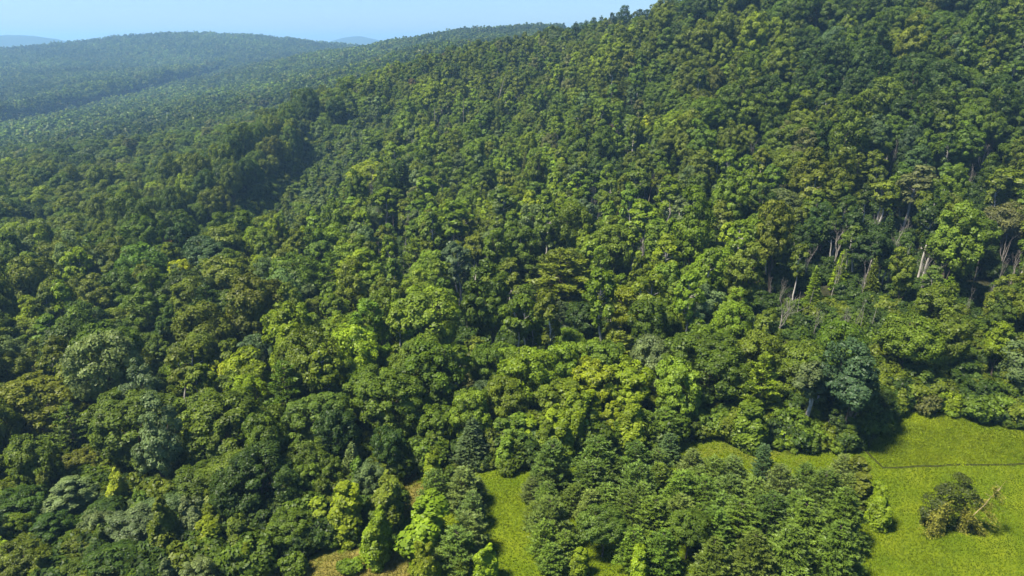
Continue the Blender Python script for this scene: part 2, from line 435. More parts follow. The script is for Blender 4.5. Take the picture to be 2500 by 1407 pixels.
def conifer(seed, h=9.0, r=3.4, z0=0.10, rise=0.45, whorl=0.62, arms=7, plumes=5, needles=14, L=0.52, W=0.115, prof=0.6, droop=0.0, irregular=0.15, flat=0.35, name='pine_tree'):
    rng = np.random.RandomState(seed)
    tr = [tube(bent((0, 0, -0.6), (0, 0, h * 0.985), rng, 8, 0.008), np.linspace(0.016 * h + 0.03, 0.02, 8))]
    Cn, Ax, Vr = [], [], []
    z = h * z0
    while z < h * 0.985:
        f = (z - h * z0) / (h * (1 - z0))
        Lw = r * (1 - f) ** prof * (0.55 + 0.45 * min(1, f * 5 + 0.35))
        na = max(3, int(arms * (0.5 + 0.6 * (1 - f))))
        a0 = rng.uniform(0, 6.28)
        for a in range(na):
            an = a0 + 2 * pi * a / na + rng.normal() * 0.2
            l = Lw * (1 + rng.normal() * irregular)
            if l < 0.12: l = 0.12
            up = rise * (0.55 + 0.9 * f) - droop * (1 - f)
            hd = np.array([cos(an), sin(an), 0])
            t = np.linspace(0, 1, 5)[:, None]
            P = np.array([0, 0, z]) + hd * l * t + np.array([0, 0, 1.0]) * (up * l * t ** 1.5)
            if l > 0.6: tr.append(tube(P, np.linspace(0.035 + 0.006 * h * (1 - f) * 0.6, 0.012, 5), 4))
            npl = max(1, int(round(plumes * l / r + 0.8)))
            d = unit(hd + np.array([0, 0, up * 1.2]))
            sidev = np.array([-sin(an), cos(an), 0])
            for q in range(npl):
                tt = 1.0 - 0.8 * q / max(npl, 1) * rng.uniform(0.8, 1.1)
                base = np.array([0, 0, z]) + hd * l * tt + np.array([0, 0, up * l * tt ** 1.5])
                for s in ((-1, 1, 0) if q else (0,)):
                    c = base + sidev * s * (0.22 + 0.30 * l * (1 - tt)) * rng.uniform(0.6, 1.2)
                    dd = unit(d + sidev * s * 0.8)
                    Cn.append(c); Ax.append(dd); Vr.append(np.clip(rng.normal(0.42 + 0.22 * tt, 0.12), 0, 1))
        z += whorl * (0.85 + 0.3 * rng.rand()) * (1.0 - 0.35 * f)
    Cn.append(np.array([0, 0, h])); Ax.append(np.array([0, 0, 1.0])); Vr.append(0.7)
    Cn = np.array(Cn); Ax = np.array(Ax); Vr = np.array(Vr); n = len(Cn)
    D = unit(Ax[:, None] + rng.normal(size=(n, needles, 3)) * np.array([0.55, 0.55, flat]) + np.array([0, 0, 0.12]))
    ln = L * rng.uniform(0.7, 1.25, (n, needles, 1))
    P = Cn[:, None] + D * ln * 0.38
    N = np.cross(D, rng.normal(size=D.shape)) + np.array([0, 0, 0.9])
    V, F = blades(P.reshape(-1, 3), N.reshape(-1, 3), ln.ravel(), W * rng.uniform(0.8, 1.3, n * needles), rng, along=D.reshape(-1, 3), fold=0.1)
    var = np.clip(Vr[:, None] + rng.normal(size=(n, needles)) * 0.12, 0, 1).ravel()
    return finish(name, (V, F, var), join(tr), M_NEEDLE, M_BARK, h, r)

def sapling(seed, h=6.5, r=1.6, shoots=5, per=150, leaf=0.21):
    rng = np.random.RandomState(seed)
    Pc, Pr, out, tr = [], [], [], []
    for s in range(shoots):
        a = rng.uniform(0, 6.28); q = r * 0.62 * math.sqrt(rng.rand()) if s else 0.0
        hh = h * (1.0 if s == 0 else rng.uniform(0.45, 0.97))
        b = np.array([cos(a) * q, sin(a) * q, 0])
        P = bent((b[0] * 0.2, b[1] * 0.2, -0.4), b + np.array([0, 0, hh]), rng, 6, 0.015)
        tr.append(tube(P, np.linspace(0.012 * h, 0.006, 6), 5))
        z = 0.10 * hh
        while z < hh:
            f = z / hh
            w = r * 0.62 * (min(1, 0.55 + f * 1.6) * (1 - f) ** 0.6 + 0.08)
            for k in range(3 if w > 0.3 else 1):
                an = rng.uniform(0, 6.28)
                c = b * (0.3 + 0.7 * f) + np.array([cos(an) * w * rng.uniform(0.4, 1.15), sin(an) * w * rng.uniform(0.4, 1.15), z + rng.normal() * 0.25])
                if k == 0: tr.append(tube(bent(P[0] + (P[-1] - P[0]) * max(0.05, f * 0.9), c, rng, 3, 0.04), [0.02, 0.014, 0.006], 4))
                Pc.append(c); Pr.append((0.15 + w * 0.45) * rng.uniform(0.6, 1.5)); out.append((cos(an) * 0.8, sin(an) * 0.8, 0.5))
            z += 0.55 + 0.25 * w
    V, F, var = puff_leaves(np.array(Pc), np.array(Pr), np.array(out), per, leaf, rng, squash=1.35)
    return finish('sapling', (V, F, var), join(tr), M_LEAF, M_BARK, h, r)

def deadwood(seed, h=13.0, spread=0.30, depth=5, snag=False):
    rng = np.random.RandomState(seed)
    tr = []
    def grow(p, d, l, rad, lev):
        q = p + d * l
        P = bent(p, q, rng, 5, 0.05)
        tr.append(tube(P, np.linspace(rad, rad * 0.62, 5), 6 if lev == 0 else 4))
        if lev >= depth or rad < 0.006: return
        nb = 3 if lev == 0 else rng.randint(2, 4)
        for k in range(nb):
            at = P[rng.randint(2, 5)] if k else P[-1]
            nd = unit(d + rng.normal(size=3) * spread * (0.8 + 0.25 * lev) + np.array([0, 0, 0.42]))
            grow(at, nd, l * rng.uniform(0.5, 0.78), rad * rng.uniform(0.45, 0.62), lev + 1)
    if snag:
        P = bent((0, 0, -0.5), (h * 0.04, 0, h), rng, 8, 0.02)
        tr.append(tube(P, np.r_[np.linspace(0.27, 0.15, 7), 0.05]))
        for k in range(4):
            s = P[rng.randint(3, 7)]; d = unit(rng.normal(size=3) * np.array([1, 1, 0.3]) + np.array([0, 0, 0.3]))
            tr.append(tube(bent(s, s + d * rng.uniform(0.6, 1.6), rng, 4, 0.06), [0.06, 0.045, 0.03, 0.012], 4))
    else:
        grow(np.array([0, 0, -0.6]), unit(np.array([rng.normal() * 0.05, rng.normal() * 0.05, 1])), h * 0.46, 0.0175 * h, 0)
    return finish('dead_tree', None, join(tr), None, M_DEAD, h, h * 0.25)

# ------------------------------------------------------------------ tints (base colours)
TINT = {
    'dark green': (0.035, 0.061, 0.009), 'mid green': (0.062, 0.098, 0.009), 'olive green': (0.079, 0.104, 0.009),
    'bright green': (0.092, 0.140, 0.010), 'yellow green': (0.125, 0.170, 0.008), 'bright yellow': (0.23, 0.265, 0.010),
    'bluish green': (0.054, 0.086, 0.027), 'greyish green': (0.085, 0.120, 0.036), 'brownish': (0.090, 0.100, 0.028),
    'russet': (0.115, 0.084, 0.030), 'purplish brown': (0.075, 0.055, 0.045), 'soft green': (0.060, 0.094, 0.012), 'pale sage': (0.076, 0.108, 0.021),
}
# ------------------------------------------------------------------ variants
KB = [broadleaf(101), broadleaf(102, r=5.0, h=13), broadleaf(103, r=3.9, h=14.5, lump=0.36), broadleaf(104, r=4.4, lump=0.22, n=100),
      broadleaf(105, r=4.8, h=12.5, lump=0.38), broadleaf(106, r=3.5, h=15, n=90, lump=0.34), broadleaf(107, r=4.6, h=13.5, leaf=0.30, per=100),
      broadleaf(108, r=3.1, h=15, n=95, lump=0.45, base=0.25), broadleaf(109, r=3.4, h=14, n=95, lump=0.48, base=0.3, top=1.15), broadleaf(110, r=4.2, h=13, lump=0.42), broadleaf(111, r=3.7, h=14, lump=0.4, top=1.1), broadleaf(112, r=4.9, h=12, lump=0.34)]
KM = [broadleaf(201, h=14, r=7.0, n=250, per=150, leaf=0.29, base=0.12, lump=0.30), broadleaf(202, h=13, r=6.2, n=210, per=150, leaf=0.28, base=0.10, lump=0.34)]
KE = [broadleaf(221, h=10.5, r=4.6, base=0.03, lump=0.33), broadleaf(222, h=11.5, r=4.0, base=0.02, lump=0.36), broadleaf(223, h=9, r=3.6, base=0.02, lump=0.38)]
KS = [slender(301), slender(302, h=16, r=2.6, n=34), slender(303, h=14, r=2.1, n=24), slender(304, h=15, r=2.5, n=34, fork=True)]
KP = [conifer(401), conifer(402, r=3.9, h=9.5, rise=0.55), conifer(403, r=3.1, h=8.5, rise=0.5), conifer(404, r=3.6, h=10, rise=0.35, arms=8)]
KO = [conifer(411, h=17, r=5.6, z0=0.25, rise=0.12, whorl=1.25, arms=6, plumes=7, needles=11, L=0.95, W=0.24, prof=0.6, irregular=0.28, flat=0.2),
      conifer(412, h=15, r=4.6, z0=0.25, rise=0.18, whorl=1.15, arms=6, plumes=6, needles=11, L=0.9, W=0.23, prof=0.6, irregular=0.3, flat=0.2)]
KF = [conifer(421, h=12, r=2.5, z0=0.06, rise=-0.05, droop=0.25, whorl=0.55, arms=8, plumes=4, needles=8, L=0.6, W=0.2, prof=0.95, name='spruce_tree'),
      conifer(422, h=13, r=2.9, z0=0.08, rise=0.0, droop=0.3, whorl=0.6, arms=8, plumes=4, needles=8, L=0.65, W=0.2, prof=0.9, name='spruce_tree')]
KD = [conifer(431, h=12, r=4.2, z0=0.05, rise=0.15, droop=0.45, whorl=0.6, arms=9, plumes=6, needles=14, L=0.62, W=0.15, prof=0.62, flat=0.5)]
KY = [sapling(501), sapling(502, r=1.9, shoots=7), sapling(503, h=6, r=1.3, shoots=3)]
KH = [broadleaf(601, h=3.4, r=2.2, n=60, per=55, leaf=0.28, base=0.02, lump=0.3), broadleaf(602, h=2.6, r=2.4, n=60, per=55, leaf=0.27, base=0.02, lump=0.36)]
KX = [deadwood(701), deadwood(702, spread=0.28), deadwood(703, spread=0.36, h=12), deadwood(704, snag=True, h=12)]
KL = [broadleaf(801 + i, n=17, per=24, leaf=1.25, lump=0.34, r=4.5 + 0.3 * (i % 3), h=13 + (i % 2)) for i in range(4)]
SETS = {'broadleaf_tree': KB + KM + KE, 'slender_tree': KS, 'pine_tree': KP + KO + KD, 'spruce_tree': KF, 'sapling': KY, 'shrub': KH, 'dead_tree': KX}
KIND_OF = {id(v): k for k, vs in SETS.items() for v in vs}
for v in KL: KIND_OF[id(v)] = 'broadleaf_tree'

TREES = []      # one dict per tree
def add(var, X, Y, s, tint, rot=None, sz=1.0, label=None, short=None, lean=0.0, lean_az=0.0, mark=False, z=None, hold=True):
    d = dict(var=var, X=X, Y=Y, Z=float(ground(X, Y)) if z is None else z, s=s, sz=sz, tint=tint, rot=R0.uniform(0, 6.28) if rot is None else rot,
             label=label, short=short, lean=lean, lean_az=lean_az, kind=KIND_OF[id(var)], r=var.r * s, h=var.h * s * sz, hand=True)
    TREES.append(d); return d
def put(var, px, py, dia, tint, label=None, short=None, hf=None, **kw):
    """a tree whose crown centre shows at (px, py), about dia photo pixels wide, hf its height over its width"""
    hgt = 10.0
    for _ in range(4):
        X, Y, Z = hit(px, py, hgt * 0.58)
        dep = project(X, Y, Z)[2]
        s = dia * 0.5 * dep / FPX / var.r
        sz = 1.0 if hf is None else hf * 2 * var.r / var.h
        hgt = var.h * s * sz
    return add(var, X, Y, s, tint, sz=sz, label=label, short=short, **kw)

# ---- landmarks: single trees that one can find in the photograph
L = 'label'
put(KM[1], 543, 930, 95, 'bright yellow', 'golden yellow topped tree standing out of the dark green lower canopy', 'golden topped tree')
put(KB[3], 440, 680, 60, 'bright yellow', 'small yellow crown at the foot of the dark left stand', 'small yellow crown')
put(KY[1], 455, 730, 55, 'yellow green', 'ragged yellow green sapling below the small yellow crown', 'ragged yellow sapling')
put(KM[0], 572, 775, 135, 'mid green', 'large domed mid green maple like tree alone in the left canopy', 'large domed tree')
put(KM[1], 622, 880, 115, 'bluish green', 'round blue green tree with feathery clumps above the golden topped tree', 'round blue green tree')
put(KO[0], 1362, 690, 165, 'olive green', 'tall old pine with wide drooping olive tiers in mid slope', 'tall tiered olive pine', hf=1.15)
put(KO[1], 1512, 865, 105, 'olive green', 'old pine with flat grey olive plates above the big maples', 'flat plated grey pine', hf=1.25)
put(KB[3], 1486, 625, 105, 'bright green', 'fresh green dome shaped tree beside the tall tiered pine', 'fresh green dome tree')
put(KB[1], 1745, 680, 120, 'bright green', 'bright green tree with yellow tinged right flank', 'yellow flanked green tree')
put(KF[0], 1988, 700, 48, 'yellow green', 'narrow yellow green spire among the bare trunks', 'narrow yellow spire', hf=2.3)
put(KF[1], 2052, 655, 48, 'yellow green', 'narrow pale yellow spire between two bare forked trees', 'pale yellow spire', hf=2.2)
put(KB[1], 2215, 850, 130, 'bright green', 'bright green spreading tree over the dark wood edge', 'bright spreading tree')
put(KB[2], 2435, 855, 75, 'yellow green', 'yellow leaved tree near the right edge above the meadow', 'yellow leaved edge tree')
put(KM[0], 1720, 905, 215, 'mid green', 'biggest broad maple like crown at the centre of the wood edge', 'biggest maple like crown', hf=0.85)
put(KM[1], 1640, 800, 120, 'bright green', 'tall rounded tree behind the biggest maple like crown', None)
put(KB[1], 1535, 775, 130, 'yellow green', 'yellow green ragged tree with bright sprays in mid slope', 'bright sprayed tree')
put(KM[1], 1235, 905, 130, 'bright green', 'lime tinted full crown in the middle of the front wood', 'lime tinted crown')
put(KM[0], 940, 990, 210, 'mid green', 'broad full crown overhanging the dark hollow at the wood edge', 'broad overhanging crown', hf=0.9)
put(KM[1], 1030, 905, 160, 'mid green', 'rounded full crown just behind the broad overhanging crown', None)
put(KM[0], 340, 1055, 250, 'mid green', 'wide domed tree of the front wood with dark underside', 'wide domed front tree', hf=0.85)
put(KM[1], 560, 1060, 230, 'mid green', 'wide rounded tree with pale yellow crest in the front wood', 'yellow crested front tree', hf=0.9)
put(KB[3], 225, 1050, 65, 'yellow green', 'slim yellowish tree against the flank of the wide domed front tree', 'slim yellowish flank tree', hf=1.7)
put(KM[1], 640, 1170, 190, 'dark green', 'dark broad crown above the black hollow in the front wood', 'dark broad hollow crown', hf=0.95)
put(KM[0], 790, 1035, 170, 'mid green', 'full green crown left of the broad overhanging crown', None, hf=0.95)
put(KB[4], 745, 1140, 110, 'mid green', 'round lighter green tree at the edge of the black hollow', 'round hollow edge tree')
put(KM[0], 90, 1010, 230, 'olive green', 'broad olive tinted crown at the left margin of the front wood', 'broad olive margin crown', hf=0.8)
put(KB[4], 895, 445, 85, 'yellow green', 'yellow green tree on a pale leaning trunk by the ravine', 'yellow tree by the ravine')
put(KF[1], 985, 440, 62, 'dark green', 'dark narrow tree right of the yellow ravine tree', 'dark narrow ravine tree', hf=2.2)
put(KB[5], 920, 360, 55, 'bright green', 'fresh green upright tree at the head of the ravine', 'upright ravine head tree', hf=1.8)
put(KB[3], 1825, 285, 80, 'bright green', 'lighter green tree with fan shaped crown on upper slope', 'fan shaped upper tree')
put(KB[2], 1580, 312, 32, 'bright yellow', 'tiny yellow crown on the upper slope', 'tiny yellow upper crown')
put(KB[0], 1635, 325, 75, 'yellow green', 'yellow green round tree right of the tiny yellow crown', 'yellow round upper tree')
put(KB[1], 1508, 325, 45, 'purplish brown', 'dark purplish brown crown on the upper slope', 'purplish brown crown')
put(KB[1], 415, 620, 65, 'russet', 'rusty brown topped tree at the foot of the dark left stand', 'rusty brown topped tree')
put(KB[4], 2445, 560, 105, 'brownish', 'wide brownish thin crown on pale stems near the right edge', 'wide brownish thin crown')
put(KB[1], 2260, 480, 70, 'brownish', None)
put(KM[0], 1905, 520, 125, 'greyish green', 'big grey green dome on the right of the slope', 'big grey green dome')
put(KB[1], 1930, 430, 100, 'olive green', 'broad tree with yellow tinted shoulder on the right slope', 'broad shouldered slope tree')
put(KB[0], 520, 645, 100, 'bluish green', 'bluish rounded tree at the mouth of the ravine', 'bluish ravine mouth tree')
put(KB[10], 2275, 770, 95, 'olive green', None); put(KB[4], 2360, 590, 120, 'mid green', None)
put(KM[1], 1830, 820, 85, 'greyish green', 'pale grey green round tree right of the biggest maple like crown', 'pale round grey tree')
# birch clump at the meadow edge
put(KS[3], 1975, 960, 80, 'greyish green', 'pale stemmed slender tree with leaning white trunk at the meadow edge', 'white trunked meadow edge tree', hf=2.6)
put(KS[1], 2010, 945, 70, 'mid green', 'slender twin of the white trunked meadow edge tree with straighter stem', None, hf=2.6)
put(KB[2], 2085, 960, 140, 'bluish green', 'blue grey tree behind the birch like clump at the meadow edge', 'blue grey edge tree')
put(KB[5], 2055, 1030, 62, 'dark green', None, hf=1.6); put(KB[4], 2130, 990, 95, 'dark green', None)
put(KX[3], 2010, 1040, 16, 'mid green', 'short broken white pole leaning at the meadow edge', 'broken white pole', hf=4.5, lean=0.22, lean_az=0.0)
put(KF[1], 1150, 1075, 92, 'bluish green', 'blue green spruce shaped tree at the edge of the grass corridor', 'blue green spruce', hf=1.35)
put(KF[0], 1014, 1095, 36, 'bluish green', 'small pale blue spruce beside the dark hollow', 'small pale blue spruce', hf=2.0)
put(KF[1], 853, 1130, 66, 'greyish green', 'tall thin topped spruce shaped tree left of the small brown clearing', 'tall thin topped spruce', hf=1.9)
put(KM[1], 1175, 985, 100, 'bluish green', 'bluish hanging crown behind the blue green spruce', None)

# skyline conifers along the near hill
def ridge(var, px, top, w):
    x, y, z = ray(px, top)
    tt = np.arange(250.0, 480.0, 2.0)
    g = ground(x * tt, y * tt)
    k = int(np.argmax((g - CAM_Z) / (y * tt))); t = tt[k] - 4
    X, Y = x * t, y * t; Z = float(ground(X, Y)); h = min(26.0, max(9.0, CAM_Z + z * t - Z))
    s = max(w * 1.0 * t / FPX / var.r, h / var.h * 0.55)
    return add(var, X, Y, s, 'dark green', sz=h / (var.h * s))
for px, py, w in [(1405, 72, 24), (1447, 58, 22), (1470, 55, 20), (1495, 50, 16), (1530, 42, 26), (1556, 45, 20), (1578, 42, 22), (1597, 44, 20), (1386, 85, 18),
                  (1648, 22, 32), (1668, 28, 26), (1690, 18, 26), (1712, 10, 28), (1735, 6, 28), (1355, 92, 20), (1328, 98, 22), (995, 160, 18), (962, 170, 16), (1390, 78, 12), (1622, 40, 20), (1430, 66, 20), (1512, 50, 18), (1544, 50, 18), (1566, 48, 16), (1610, 44, 18), (1636, 36, 20), (1680, 26, 22), (1420, 72, 16), (1370, 92, 18), (1345, 96, 16)]:
    ridge([KF[0], KO[1], KF[1], KP[3], KO[0]][(px // 7 + px) % 5], px, py - w * R0.uniform(0.6, 1.15), w * R0.uniform(0.8, 1.25))
for px, py, w in [(845, 145, 24), (1500, 640, 40), (985, 470, 50)]:
    put(KF[1], px, py, w, 'dark green', hf=1.6)

# dead and bare trees
for px, py, w, v, lab, sh in [
        (1240, 570, 60, 0, 'pale bare tree with forked top in mid slope', 'pale forked bare tree'),
        (1130, 290, 22, 3, 'straight white dead pole on the upper left slope', 'straight white dead pole'),
        (1197, 235, 26, 3, 'leaning white dead pole below the skyline', 'leaning white dead pole'),
        (1865, 270, 22, 3, 'straight pale dead stem under the upper right woods', 'straight pale dead stem'),
        (1748, 240, 40, 1, 'grey bare tree on the upper slope', 'grey bare upper tree'),
        (2100, 275, 50, 2, 'pale crooked bare tree on the upper right slope', 'pale crooked bare tree'),
        (2075, 530, 12, 3, 'short pale snag poking out of the right canopy', 'short pale snag'),
        (2132, 570, 60, 1, 'tall bare tree with bent pale trunk', 'tall bent bare tree'),
        (2178, 605, 95, 0, 'bare tree with fan of white branches on the right slope', 'white fan bare tree'),
        (2030, 610, 105, 2, 'big bare tree leaning right with forked pale limbs', 'big leaning bare tree'),
        (2110, 660, 110, 0, 'bare grey tree with arching limbs', 'arching bare tree'),
        (1965, 640, 60, 1, 'thin bare stems left of the big leaning bare tree', None),
        (2395, 410, 60, 2, 'curved bare branches high on the right slope', 'curved bare branches'),
        (2370, 690, 50, 0, 'small bare tree near the right edge', 'small right bare tree'),
        (1900, 790, 110, 2, 'low tangled grey dead tree above the wood edge', 'low tangled dead tree'),
        (1555, 500, 30, 3, 'straight pale trunk standing in the slope gap', 'straight pale gap trunk'),
        (905, 490, 18, 3, 'pale slanting stem under the yellow ravine tree', None),
        (1700, 560, 50, 1, None, None), (1650, 580, 60, 0, None, None), (1445, 500, 45, 1, None, None), (1095, 620, 34, 3, None, None),
        (990, 690, 60, 0, None, None), (1570, 620, 50, 2, None, None), 
        (2455, 600, 70, 0, None, None), (2250, 690, 80, 2, None, None), (2160, 470, 40, 1, None, None), (1760, 470, 40, 1, None, None),
        (1060, 300, 20, 3, None, None), (1120, 760, 50, 0, None, None), (770, 690, 45, 2, None, None), (45, 820, 45, 0, 'bare pale twigs over the left canopy', 'bare left twigs'),
        (2480, 640, 60, 1, None, None), (2330, 560, 60, 2, None, None), (1870, 470, 22, 3, None, None), (2210, 560, 40, 1, None, None), (1500, 560, 40, 2, None, None)]:
    v_ = KX[v]
    put(v_, px, py, w * (1.0 if v == 3 else 0.62 if w > 90 else 0.8), 'mid green', lab, sh, hf=None if v != 3 else (5.0 if w < 30 else 3.0), lean=R0.uniform(0.0, 0.08) + (0.2 if 'leaning' in (lab or '') else 0), lean_az=R0.uniform(-0.6, 0.6))

for k in range(84):       # thin bare stems scattered over the slope
    px_, py_ = (R0.uniform(880, 1750), R0.uniform(430, 800)) if k % 2 else (R0.uniform(1800, 2480), R0.uniform(380, 840))
    put(KX[[0, 3, 1, 2, 3][k % 5]], px_, py_, R0.uniform(20, 34) * (0.7 if k % 5 in (1, 4) else 1), 'mid green', hf=R0.uniform(2.6, 4.0) * (1.4 if k % 5 in (1, 4) else 1), lean=R0.uniform(0.0, 0.18), lean_az=R0.uniform(-1, 1))
# pale trunked slender trees in mid slope
for px, py, w, t in [(1400, 470, 50, 'bright green'), (1555, 470, 60, 'mid green'), (1640, 500, 70, 'bright green'), (1230, 520, 70, 'mid green'), (1275, 545, 55, 'yellow green'),
                     (1310, 500, 55, 'mid green'), (1660, 540, 55, 'greyish green'), (1690, 520, 60, 'mid green'), (1575, 560, 70, 'bright green'), (1120, 570, 75, 'bright green'),
                     (1100, 590, 60, 'mid green'), (1010, 545, 55, 'mid green'), (1440, 480, 55, 'mid green'), (1930, 200, 45, 'olive green'), (1760, 690, 60, 'mid green'), (2150, 500, 60, 'olive green'),
                     (2215, 480, 75, 'brownish'), (2420, 480, 70, 'olive green'), (940, 520, 60, 'mid green'), (1050, 480, 50, 'bright green'), (1820, 620, 60, 'bright green'), (1340, 420, 45, 'bright green')]:
    put(KS[(px // 10) % 4], px, py, w, t, hf=2.4)

# foreground: pines, saplings and shrubs on the old meadow
def pine(px, py, w, t='soft green', k=None, hf=1.06, lab=None, sh=None):
    t = {'olive green': 'soft green', 'greyish green': 'pale sage'}.get(t, t)
    if lab is None and k is None: w *= 1.12
    return put(KP[(px // 10 + py // 10) % 4] if k is None else k, px, py, w, t, lab, sh, hf=hf)
pine(1347, 1125, 100); pine(1462, 1125, 110); pine(1550, 1125, 95)
pine(1637, 1092, 60, 'bluish green', KP[2], 1.3, 'small round dark pine alone at the tip of the meadow strip', 'lone dark meadow strip pine')
pine(1865, 1125, 58, 'bluish green', KP[2], 1.7, 'slim dark pine rising behind the big pine thicket', 'slim dark thicket pine')
for px, py, w, t in [(1448, 1180, 105, 'olive green'), (1556, 1185, 110, 'olive green'), (1296, 1195, 56, 'greyish green'), (1340, 1215, 80, 'olive green'), (1345, 1265, 115, 'olive green'),
                     (1335, 1320, 90, 'mid green'), (1380, 1330, 80, 'mid green'), (1610, 1180, 90, 'mid green'), (1690, 1140, 85, 'greyish green'), (1740, 1150, 75, 'olive green'),
                     (1790, 1150, 70, 'greyish green'), (1660, 1200, 100, 'mid green'), (1720, 1215, 100, 'mid green'), (1780, 1205, 95, 'olive green'), (1840, 1210, 95, 'olive green'),
                     (1910, 1185, 90, 'greyish green'), (1965, 1170, 75, 'olive green'), (2014, 1190, 95, 'olive green'), (2060, 1140, 60, 'greyish green'), (1530, 1240, 90, 'mid green'),
                     (1600, 1265, 100, 'mid green'), (1480, 1225, 80, 'olive green'), (1890, 1260, 120, 'dark green'), (1810, 1275, 115, 'mid green'), (1740, 1290, 110, 'mid green'),
                     (1305, 1255, 62, 'mid green'), (1400, 1215, 70, 'mid green'), (1500, 1160, 70, 'olive green'), (1940, 1240, 80, 'olive green'), (1550, 1330, 90, 'mid green'), (1620, 1345, 95, 'mid green'), (1610, 1130, 70, 'soft green'), (1440, 1235, 80, 'pale sage'), (1570, 1225, 90, 'soft green'), (1660, 1250, 90, 'pale sage'), (1700, 1180, 80, 'soft green'), (1850, 1240, 90, 'soft green'), (2075, 1200, 80, 'soft green'), (1760, 1250, 90, 'soft green'), (1330, 1170, 60, 'pale sage'), (1350, 1360, 70, 'soft green')]:
    pine(px, py, w, t)
for px, py, w, t in [(1975, 1285, 150, 'soft green'), (2060, 1260, 140, 'olive green'), (2045, 1340, 150, 'soft green'), (1925, 1350, 150, 'soft green'), (1840, 1365, 140, 'soft green'), (1745, 1375, 130, 'soft green')]:
    pine(px, py, w, t, KD[0], 1.15)
put(KB[1], 1470, 1300, 110, 'mid green', 'light leaved round tree inside the big pine thicket', 'light leaved thicket tree', hf=1.15)
put(KB[3], 1680, 1300, 90, 'mid green', 'fresh green leafy tree in the middle of the pine thicket', 'leafy middle thicket tree', hf=1.5)
for px, py, w, t, lab, sh in [
        (1415, 1365, 50, 'yellow green', 'yellow green sapling at the front left of the pine thicket', 'front left thicket sapling'),
        (1560, 1365, 55, 'yellow green', 'yellowish sapling in front of the pine thicket', 'yellowish front sapling'),
        (1490, 1200, 28, 'bright green', 'slim bright sapling squeezed inside the pine thicket', None),
        (2095, 1165, 80, 'olive green', 'olive yellow bushy sapling at the upper right end of the thicket', 'olive yellow end sapling'),
        (2145, 1230, 60, 'yellow green', 'yellow green bushy sapling on the meadow side of the thicket', 'meadow side sapling'),
        (775, 1255, 56, 'yellow green', 'pointed yellow green sapling at the left of the front row', 'pointed left sapling'),
        (845, 1235, 80, 'yellow green', 'wide yellow green sapling of the front row', 'wide front row sapling'),
        (940, 1215, 75, 'olive green', 'olive sapling beside the small brown clearing', 'olive clearing sapling'),
        (918, 1300, 70, 'yellow green', 'low yellow green sapling at the edge of the dry grass', 'low dry grass sapling'),
        (1040, 1270, 100, 'bright green', 'broad bright sapling in front of the grey pines', 'broad bright sapling'),
        (1050, 1135, 48, 'yellow green', 'small yellow sapling behind the grey pines', 'small yellow sapling'),
        (1185, 1370, 66, 'yellow green', 'yellow sapling in the corridor corner below the grey pines', 'corridor corner sapling'),
        (1035, 1380, 60, 'yellow green', 'yellow green sapling right of the dry grass patch', 'dry patch sapling'),
        (1395, 1030, 70, 'yellow green', 'tallest bright yellow sapling of the back row', 'tallest back row sapling'),
        (1432, 1010, 55, 'yellow green', None, None), (1440, 1050, 60, 'bright green', None, None), (1350, 1045, 60, 'yellow green', None, None), (1330, 1075, 50, 'bright green', None, None),
        (1225, 1075, 50, 'mid green', None, None), (1262, 1060, 50, 'bright green', None, None), (1485, 1045, 55, 'yellow green', None, None), (1540, 1040, 62, 'yellow green', None, None),
        (1290, 1065, 46, 'yellow green', None, None), (1372, 1085, 50, 'yellow green', None, None), (1230, 1110, 45, 'bright green', None, None), (2060, 1045, 60, 'mid green', None, None),
        (1830, 1025, 80, 'bright green', 'tall bright green leafy sapling in front of the wood edge', 'wood edge sapling'), (1050, 1090, 55, 'mid green', None, None),
        (1880, 960, 55, 'yellow green', None, None), (500, 1310, 90, 'yellow green', 'yellow green bush like sapling among the low left growth', 'low left yellow sapling'),
        (575, 1305, 70, 'olive green', None, None), (590, 1365, 60, 'yellow green', None, None), (415, 1370, 50, 'yellow green', None, None), (280, 1200, 70, 'yellow green', None, None)]:
    put(KY[(px // 10) % 3], px, py - (14 if 1215 < px < 1560 and py < 1115 else 0), w * (1.35 if (1215 < px < 1560 and py < 1115) or (700 < px < 1080 and 1180 < py < 1400) else 1.12), t, lab, sh, hf=R0.uniform(1.35, 1.75), lean=R0.uniform(0, 0.09))
for px, py, w, t in [(1260, 1105, 60, 'olive green'), (1575, 1045, 80, 'mid green'), (1625, 1040, 85, 'olive green'), (1510, 1060, 65, 'mid green'),
                     (1065, 1190, 85, 'olive green'), (1130, 1185, 95, 'greyish green'), (1165, 1195, 55, 'greyish green'), (1150, 1240, 80, 'greyish green'),
                     (1145, 1300, 100, 'greyish green'), (1120, 1340, 110, 'olive green'), (1070, 1375, 80, 'mid green'), (1125, 1395, 66, 'mid green'), (695, 1240, 85, 'greyish green')]:
    pine(px, py, w, t)
